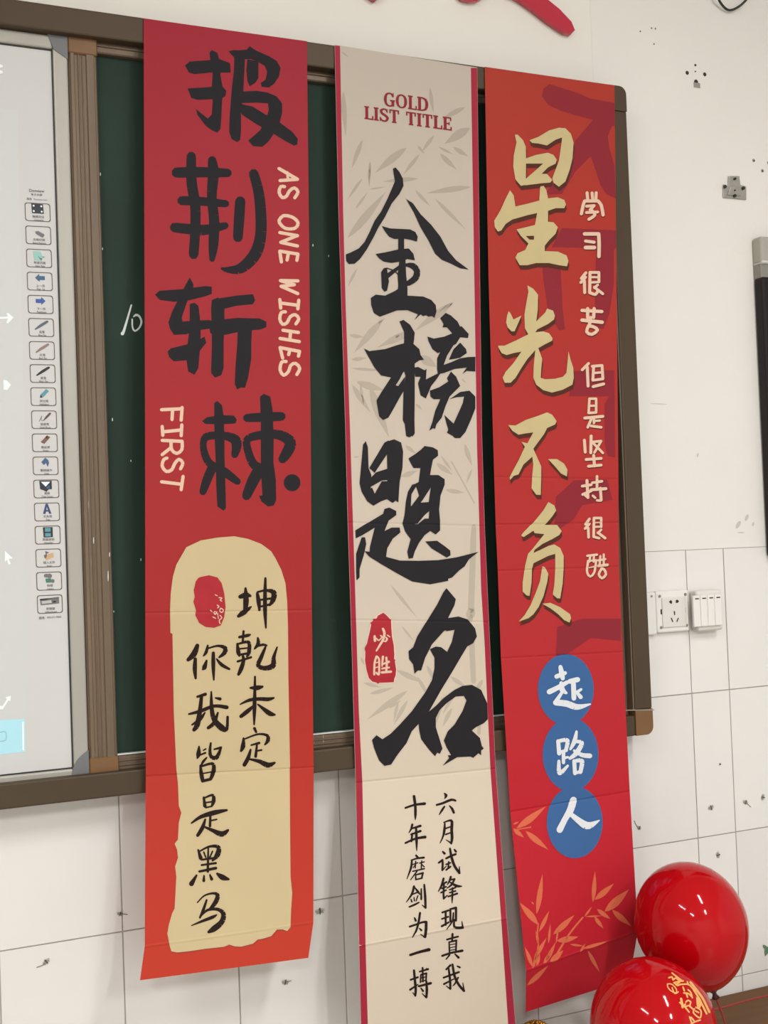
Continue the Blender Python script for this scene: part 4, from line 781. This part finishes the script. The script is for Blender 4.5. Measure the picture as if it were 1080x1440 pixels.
# the double socket
SY = -.012; zc = .5*(at(945, 832, SY).z+at(947, 887, SY).z)
so = thing('wall_socket', 'white five-hole wall socket next to the frame, screws showing', 'socket', (1.575, 0, zc-.043))
sx0, sx1 = at(923.5, 860, SY).x, at(969, 860, SY).x
box('plate', sx0, sx1, SY, -.0006, zc-.0425, zc+.0425, PLATE, so, .003, 2)
box('insert', sx0+.0125, sx1-.0095, SY-.003, SY+.001, zc-.033, zc+.029, PLATE2, so, .002, 2)
for x, y in ((928.0, 838.5), (964, 835.8), (930.2, 882.6), (966, 879.3)): disc('screw', x, y, .0030, SY-.0014, .003, SCREW, so)
for x, y in ((930.4, 860.4), (963.6, 857.8)): 
    c = at(x, y, SY-.0006); box('side_slot', c.x-.0025, c.x+.0025, SY-.0008, SY+.002, c.z-.0055, c.z+.0055, HOLE, so, .001)
def slot(polys): 
    vs = X(890, 750, 5.684, *polys); ink('socket_hole', vs, Flat(SY-.003), HOLE, so, 1)
slot([P(288,547,300,533,312,540,312,562,300,562)]); slot([P(342,533,356,530,368,543,358,556,342,556)]); slot([SW(9,331,625,333,650)]); slot([SW(9,306,678,318,706)]); slot([SW(9,362,678,352,704)])
sw = thing('light_switch', 'white four-gang light switch on its deep surface box', 'switch', (1.66, 0, zc-.04))
bx0, bx1 = at(970.5, 860, -.002).x, at(1017, 860, -.026).x
box('surface_box', bx0, bx1, -.026, -.0006, zc-.0445, zc+.0400, PLATE2, sw, .006, 3)
r0_ = at(975.5, 860, -.032).x; rw = (at(1015.5, 860, -.032).x-r0_)/4
for k in range(4):
    x = r0_+rw*k; r_ = box('rocker', x+.0004, x+rw-.0004, -.032, -.0262, zc-.034, zc+.030, PLATE, sw, .0012, 2)
    box('indicator', x+.005, x+rw-.004, -.0327, -.0318, zc+.0225, zc+.0248, HOLE, r_)
bk = thing('cover_plate', 'narrow white blank plate squeezed between frame and socket', 'wall plate', (1.51, 0, zc-.045))
box('plate', at(909, 860, -.013).x, sx0-.0012, -.013, -.0006, zc-.0455, zc+.041, PLATE, bk, .003, 2); disc('screw', 916.7, 838.5, .0022, -.0144, .003, SCREW, bk)
# galvanised bracket
bt = thing('wall_bracket', 'small galvanised metal bracket screwed high on the white plaster', 'bracket', at(1033, 280, 0))
def wpts(lst, Y): return [(at(x, y, Y).x, at(x, y, Y).z) for x, y in lst]
prism('bracket_plate', wpts([(1017.5, 277.5), (1018, 259), (1024.5, 262), (1025, 247.5), (1040, 247.5), (1041.5, 260), (1049.5, 262), (1049.8, 280.5)], -.004), -.004, -.0003, BRACKET, bt, .0006)
prism('raised_boss', wpts([(1024, 274), (1027, 263), (1033, 260), (1039, 263), (1042, 275)], -.007), -.007, -.0035, BRACKET, bt, .001)
for x, y, r in ((1020.3, 262, .0036), (1046, 264.3, .0036), (1034, 275, .0036)): disc('screw_hole', x, y, r, -.0082, .003, HOLE, bt)
for x, y, r in ((1034, 267.5, .0018), (1034.5, 251, .0024)): disc('pin', x, y, r, -.0086, .005, BLACK, bt)
pl = thing('screw_plugs', 'cluster of dark screw holes left on the bare plaster', 'screw holes', at(979, 105, 0))
for x, y, r in ((966.5, 102.3, .0042), (991.2, 104.5, .0042), (979, 115.2, .0052), (978, 91.5, .0026), (978, 100.5, .0016)): disc('screw_hole', x, y, r, -.0006, .002, HOLE, pl)
px_box('plug', 976, 117, 984.5, 122.5, -.001, .001, mat('grey_plug', (150, 142, 132), .6), pl)
pl2 = thing('screw_plugs', 'chipped pair of screw holes just above the metal bracket', 'screw holes', at(1062, 227, 0))
for x, y, r in ((1060, 225.5, .0036), (1072.3, 240, .0036), (1081, 229, .004)): 
    disc('screw_hole', x, y, r, -.0008, .002, mat('grey_plug', (150, 142, 132), .6), pl2); disc('screw_hole', x+.5, y+.6, r*.5, -.0012, .002, HOLE, pl2)
for i, (x, y) in enumerate(((900.5, 44), (916.3, 39.5), (921.8, 40.2), (919.8, 61.8))):
    o = disc('nail_hole', x, y, .0018, -.0006, .002, mat('grey_hole', (110, 102, 94), .7), None, 8)
    tag(o, ('tiny nail hole, left of the little group above the board corner', 'tiny nail hole, top left of the close pair', 'tiny nail hole, top right of the close pair', 'tiny nail hole, lowest of the little group')[i], 'nail hole', 'nail holes above the board corner')
# cable looping into view
tag(tube('cable', spline([at(1004, -30, -.02), at(1008, -8, -.018), at(1014, 5, -.012), at(1024, 14, -.008), at(1036, 11, -.010), at(1050, -1, -.02), at(1064, -24, -.02)], 6), .0026, CABLE), 'thin black cable loop drooping at the top right corner', 'cable')
# dark panel at right edge
tv = thing('wall_display', 'dark wall-mounted display with a grey top cover, right edge', 'display', at(1090, 780, -.03))
tx = at(1067, 560, -.001).x; tz0 = at(1075, 783, -.001).z; tz1 = at(1058, 336, -.001).z
box('casing', tx, tx+.52, -.03, -.0006, tz0, tz1-.088, TVBLACK, tv, .006, 3)
box('glass', tx+.016, tx+.504, -.0335, -.029, tz0+.10, tz1-.19, mat('dark_screen_glass', (44, 36, 38), .2, spec=.2), tv, .002)
box('top_cover', tx, tx+.52, -.03, -.0006, tz1-.062, tz1, TVGREY, tv, .006, 3)
box('cover_ledge', tx+.001, tx+.52, -.026, -.0006, tz1-.09, tz1-.058, mat('darker_grey_cover', (138, 134, 124), .45), tv, .002)
box('cover_lip', tx, tx+.52, -.033, -.003, tz1-.060, tz1-.053, mat('pale_cover_lip', (206, 203, 194), .4), tv, .002)
# red acrylic lettering above the board
ra = thing('wall_lettering', 'glossy red cut-out brush character fixed above the board', 'lettering', at(740, 0, -.02))
def acr(lst): 
    prism('stroke', wpts(lst, -.020), -.020, -.010, ACRYL, ra, .0015); prism('stroke_edge', wpts([(x-1.5, y+1.6) for x, y in lst], -.012), -.012, -.0062, ACRYLS, ra)
acr([(672, -60), (690, -62), (712, -30), (740, -14), (762, -8), (787, 12), (804, 30), (809, 42), (803, 48), (794, 46), (770, 30), (750, 14), (730, 0), (705, -12), (685, -30)])
acr([(640, -22), (660, -30), (690, -26), (686, -8), (672, 1.5), (660, 1.8), (650, -1), (644, -8)])
acr([(505, -40), (545, -36), (540, -8), (528, .8), (520, -4), (512, -12)])
# ================================================================== insects on the tiles
def bug(px, py, ang, ln, tail, label, big=1.0):
    c = at(px, py, -.0004); t = thing('gnat', label, 'insect', c, 'dead gnats on the tiles')
    d = Vector((cos(ang), 0, sin(ang))); n = Vector((-d.z, 0, d.x)); u = ln/820.0
    p = lambda a, b, y: c+d*a*u+n*b*u+Vector((0, -y, 0))
    tube('body', [p(-.5, 0, .001), p(-.25, 0, .0016), p(.1, 0, .0018), p(.35, 0, .002), p(.5, 0, .0014)], .001, BUG, t, 6, [.0004, .0011*big, .0011*big, .0014*big, .0006])
    for s in (-1, 1):
        v = [p(.25, .05*s, .0022), p(.05, .5*s, .0016), p(-.35, .55*s, .0012), p(-.3, .15*s, .0018)]
        mesh('wing', v+[q+Vector((0, .0003, 0)) for q in v], [(0, 1, 2, 3), (7, 6, 5, 4), (0, 4, 5, 1), (1, 5, 6, 2), (2, 6, 7, 3), (3, 7, 4, 0)], WINGM, t)
        for k in (.2, 0): tube('leg', [p(k, .05*s, .0012), p(k+.1, .4*s, .0016), p(k-.05, .75*s, .0003)], .00022, BUG, t, 4)
    if tail:
        q = [at(px+x, py+y, -.0012) for x, y in tail]; tube('trailing_leg', q, .0005, BUG, t, 5)
bug(65, 1352, 2.2, 7, [(0, 1), (-4, 5), (-9, 7), (-13.5, 8.5)], 'gnat with a long trailing leg on the lowest left tile')
bug(449.6, 1281, 1.6, 10, [(0, 1), (-6, 1)], 'dark gnat beside the right edge of the left banner', 1.3)
bug(401, 1381, 1.3, 8, [(0, 0), (5, -1), (9, -2)], 'gnat under the lower right corner of the left banner')
bug(168.5, 1285, 1.2, 6, [(0, 0), (4, 0), (11, 1)], 'faint gnat by the joint left of the left banner')
bug(898.5, 1164, 1.0, 6, [(-2, -1), (-5, -6), (-6.5, -10)], 'gnat nearest the right edge of the right banner')
bug(999.5, 1135.5, -1.3, 9, None, 'upright gnat in the narrow tile column')
bug(1048, 1128, 1.2, 8, [(2, 1), (5, 4), (8, 7)], 'gnat with a slanting trail right of the narrow tile column')
bug(1072.5, 1121, -.3, 8, None, 'gnat farthest to the right on the tiles')
bug(1009.5, 1202, .1, 8, None, 'gnat lying level just above the plain balloon')
bug(1012, 1074.5, 0, 3, None, 'tiny speck-like gnat high in the narrow tile column')
tag(ink('green_leaf_scrap', X(860, 1190, 4.909, LF(1045, 680, 1085, 720, 26), LF(1085, 690, 1060, 760, 36)), Flat(-.0008), mat('green_scrap', (92, 124, 92), .6), None, 1), 'small green scrap stuck to the tile at the right edge', 'scrap')

SCUFF = mat('grey_scuff', (198, 192, 182), .8)
for x, y, a_, b_, ro in ((1050, 728, 2.2, 5, .4), (1059, 737, 1.4, 3, .2), (1038, 738, 2.6, 6, .5), (1042, 749, 5, .8, 0), (981, 640, 1.2, 3, .2), (926, 568, 12, .6, .05)):
    ink('scuff_mark', EL(x, y, a_, b_, 14, ro), Flat(0), SCUFF, wall, .5)

# ================================================================== low cabinet and things on it
CZ = .395
lc = thing('low_cabinet', 'low brown wooden cabinet against the tiles below the banners', 'cabinet', (1.7, -.1, 0))
box('cabinet_body', .92, 2.58, -.150, -.003, .06, CZ-.022, WOOD, lc, .003)
box('cabinet_top', .90, 2.60, -.160, -.002, CZ-.022, CZ, WOOD, lc, .004, 2)
box('plinth', .95, 2.55, -.140, -.003, 0, .06, DARKGAP, lc)
for k in range(3):
    d_ = box('cabinet_door', .935+.547*k, .935+.547*k+.540, -.158, -.150, .075, CZ-.03, WOOD, lc, .002)
    box('handle', .935+.547*k+.47, .935+.547*k+.48, -.164, -.158, .2, .28, SCREW, d_, .002)
# gold bead ball
gc = Vector((1.150, -.100, CZ+.0385)); gb = thing('bead_ornament', 'gold beaded ball at the bottom edge beside the cream banner', 'ornament', gc-Vector((0, 0, .038)))
bm = bmesh.new(); bmesh.ops.create_icosphere(bm, subdivisions=3, radius=.034, matrix=Matrix.Translation(gc)); frombm('ball_core', bm, mat('dark_gold_core', (110, 70, 20), .4, metal=.6), gb, True)
bm = bmesh.new(); n = 260
for i in range(n):
    z = 1-2*(i+.5)/n; r = math.sqrt(1-z*z); a = i*2.39996
    bmesh.ops.create_icosphere(bm, subdivisions=1, radius=.0038, matrix=Matrix.Translation(gc+Vector((r*cos(a), r*sin(a), z))*.0345))
tag(frombm('beads', bm, GOLDBEAD, gb, True), 'gold beads', None, kind='stuff')
# pointed cream card
pc = [(1057, 1427.5), (1061, 1429), (1066, 1433.5), (1069.5, 1440), (1073, 1452), (1058, 1470)]
tag(prism('paper_tip', wpts(pc, -.10), -.10, -.097, PAPER, None, .0008), 'pointed cream card tip standing on the brown cabinet', 'card')
tag(tube('ribbon', spline([at(1000, 1420, -.155), at(1012, 1418, -.152), at(1030, 1413, -.14), at(1055, 1406, -.13), at(1085, 1399, -.12), (1.95, -.1, CZ+.02), (2.05, -.08, CZ+.003)], 5), .0018, STRING), 'thin red ribbon stretched across above the brown cabinet', 'ribbon')
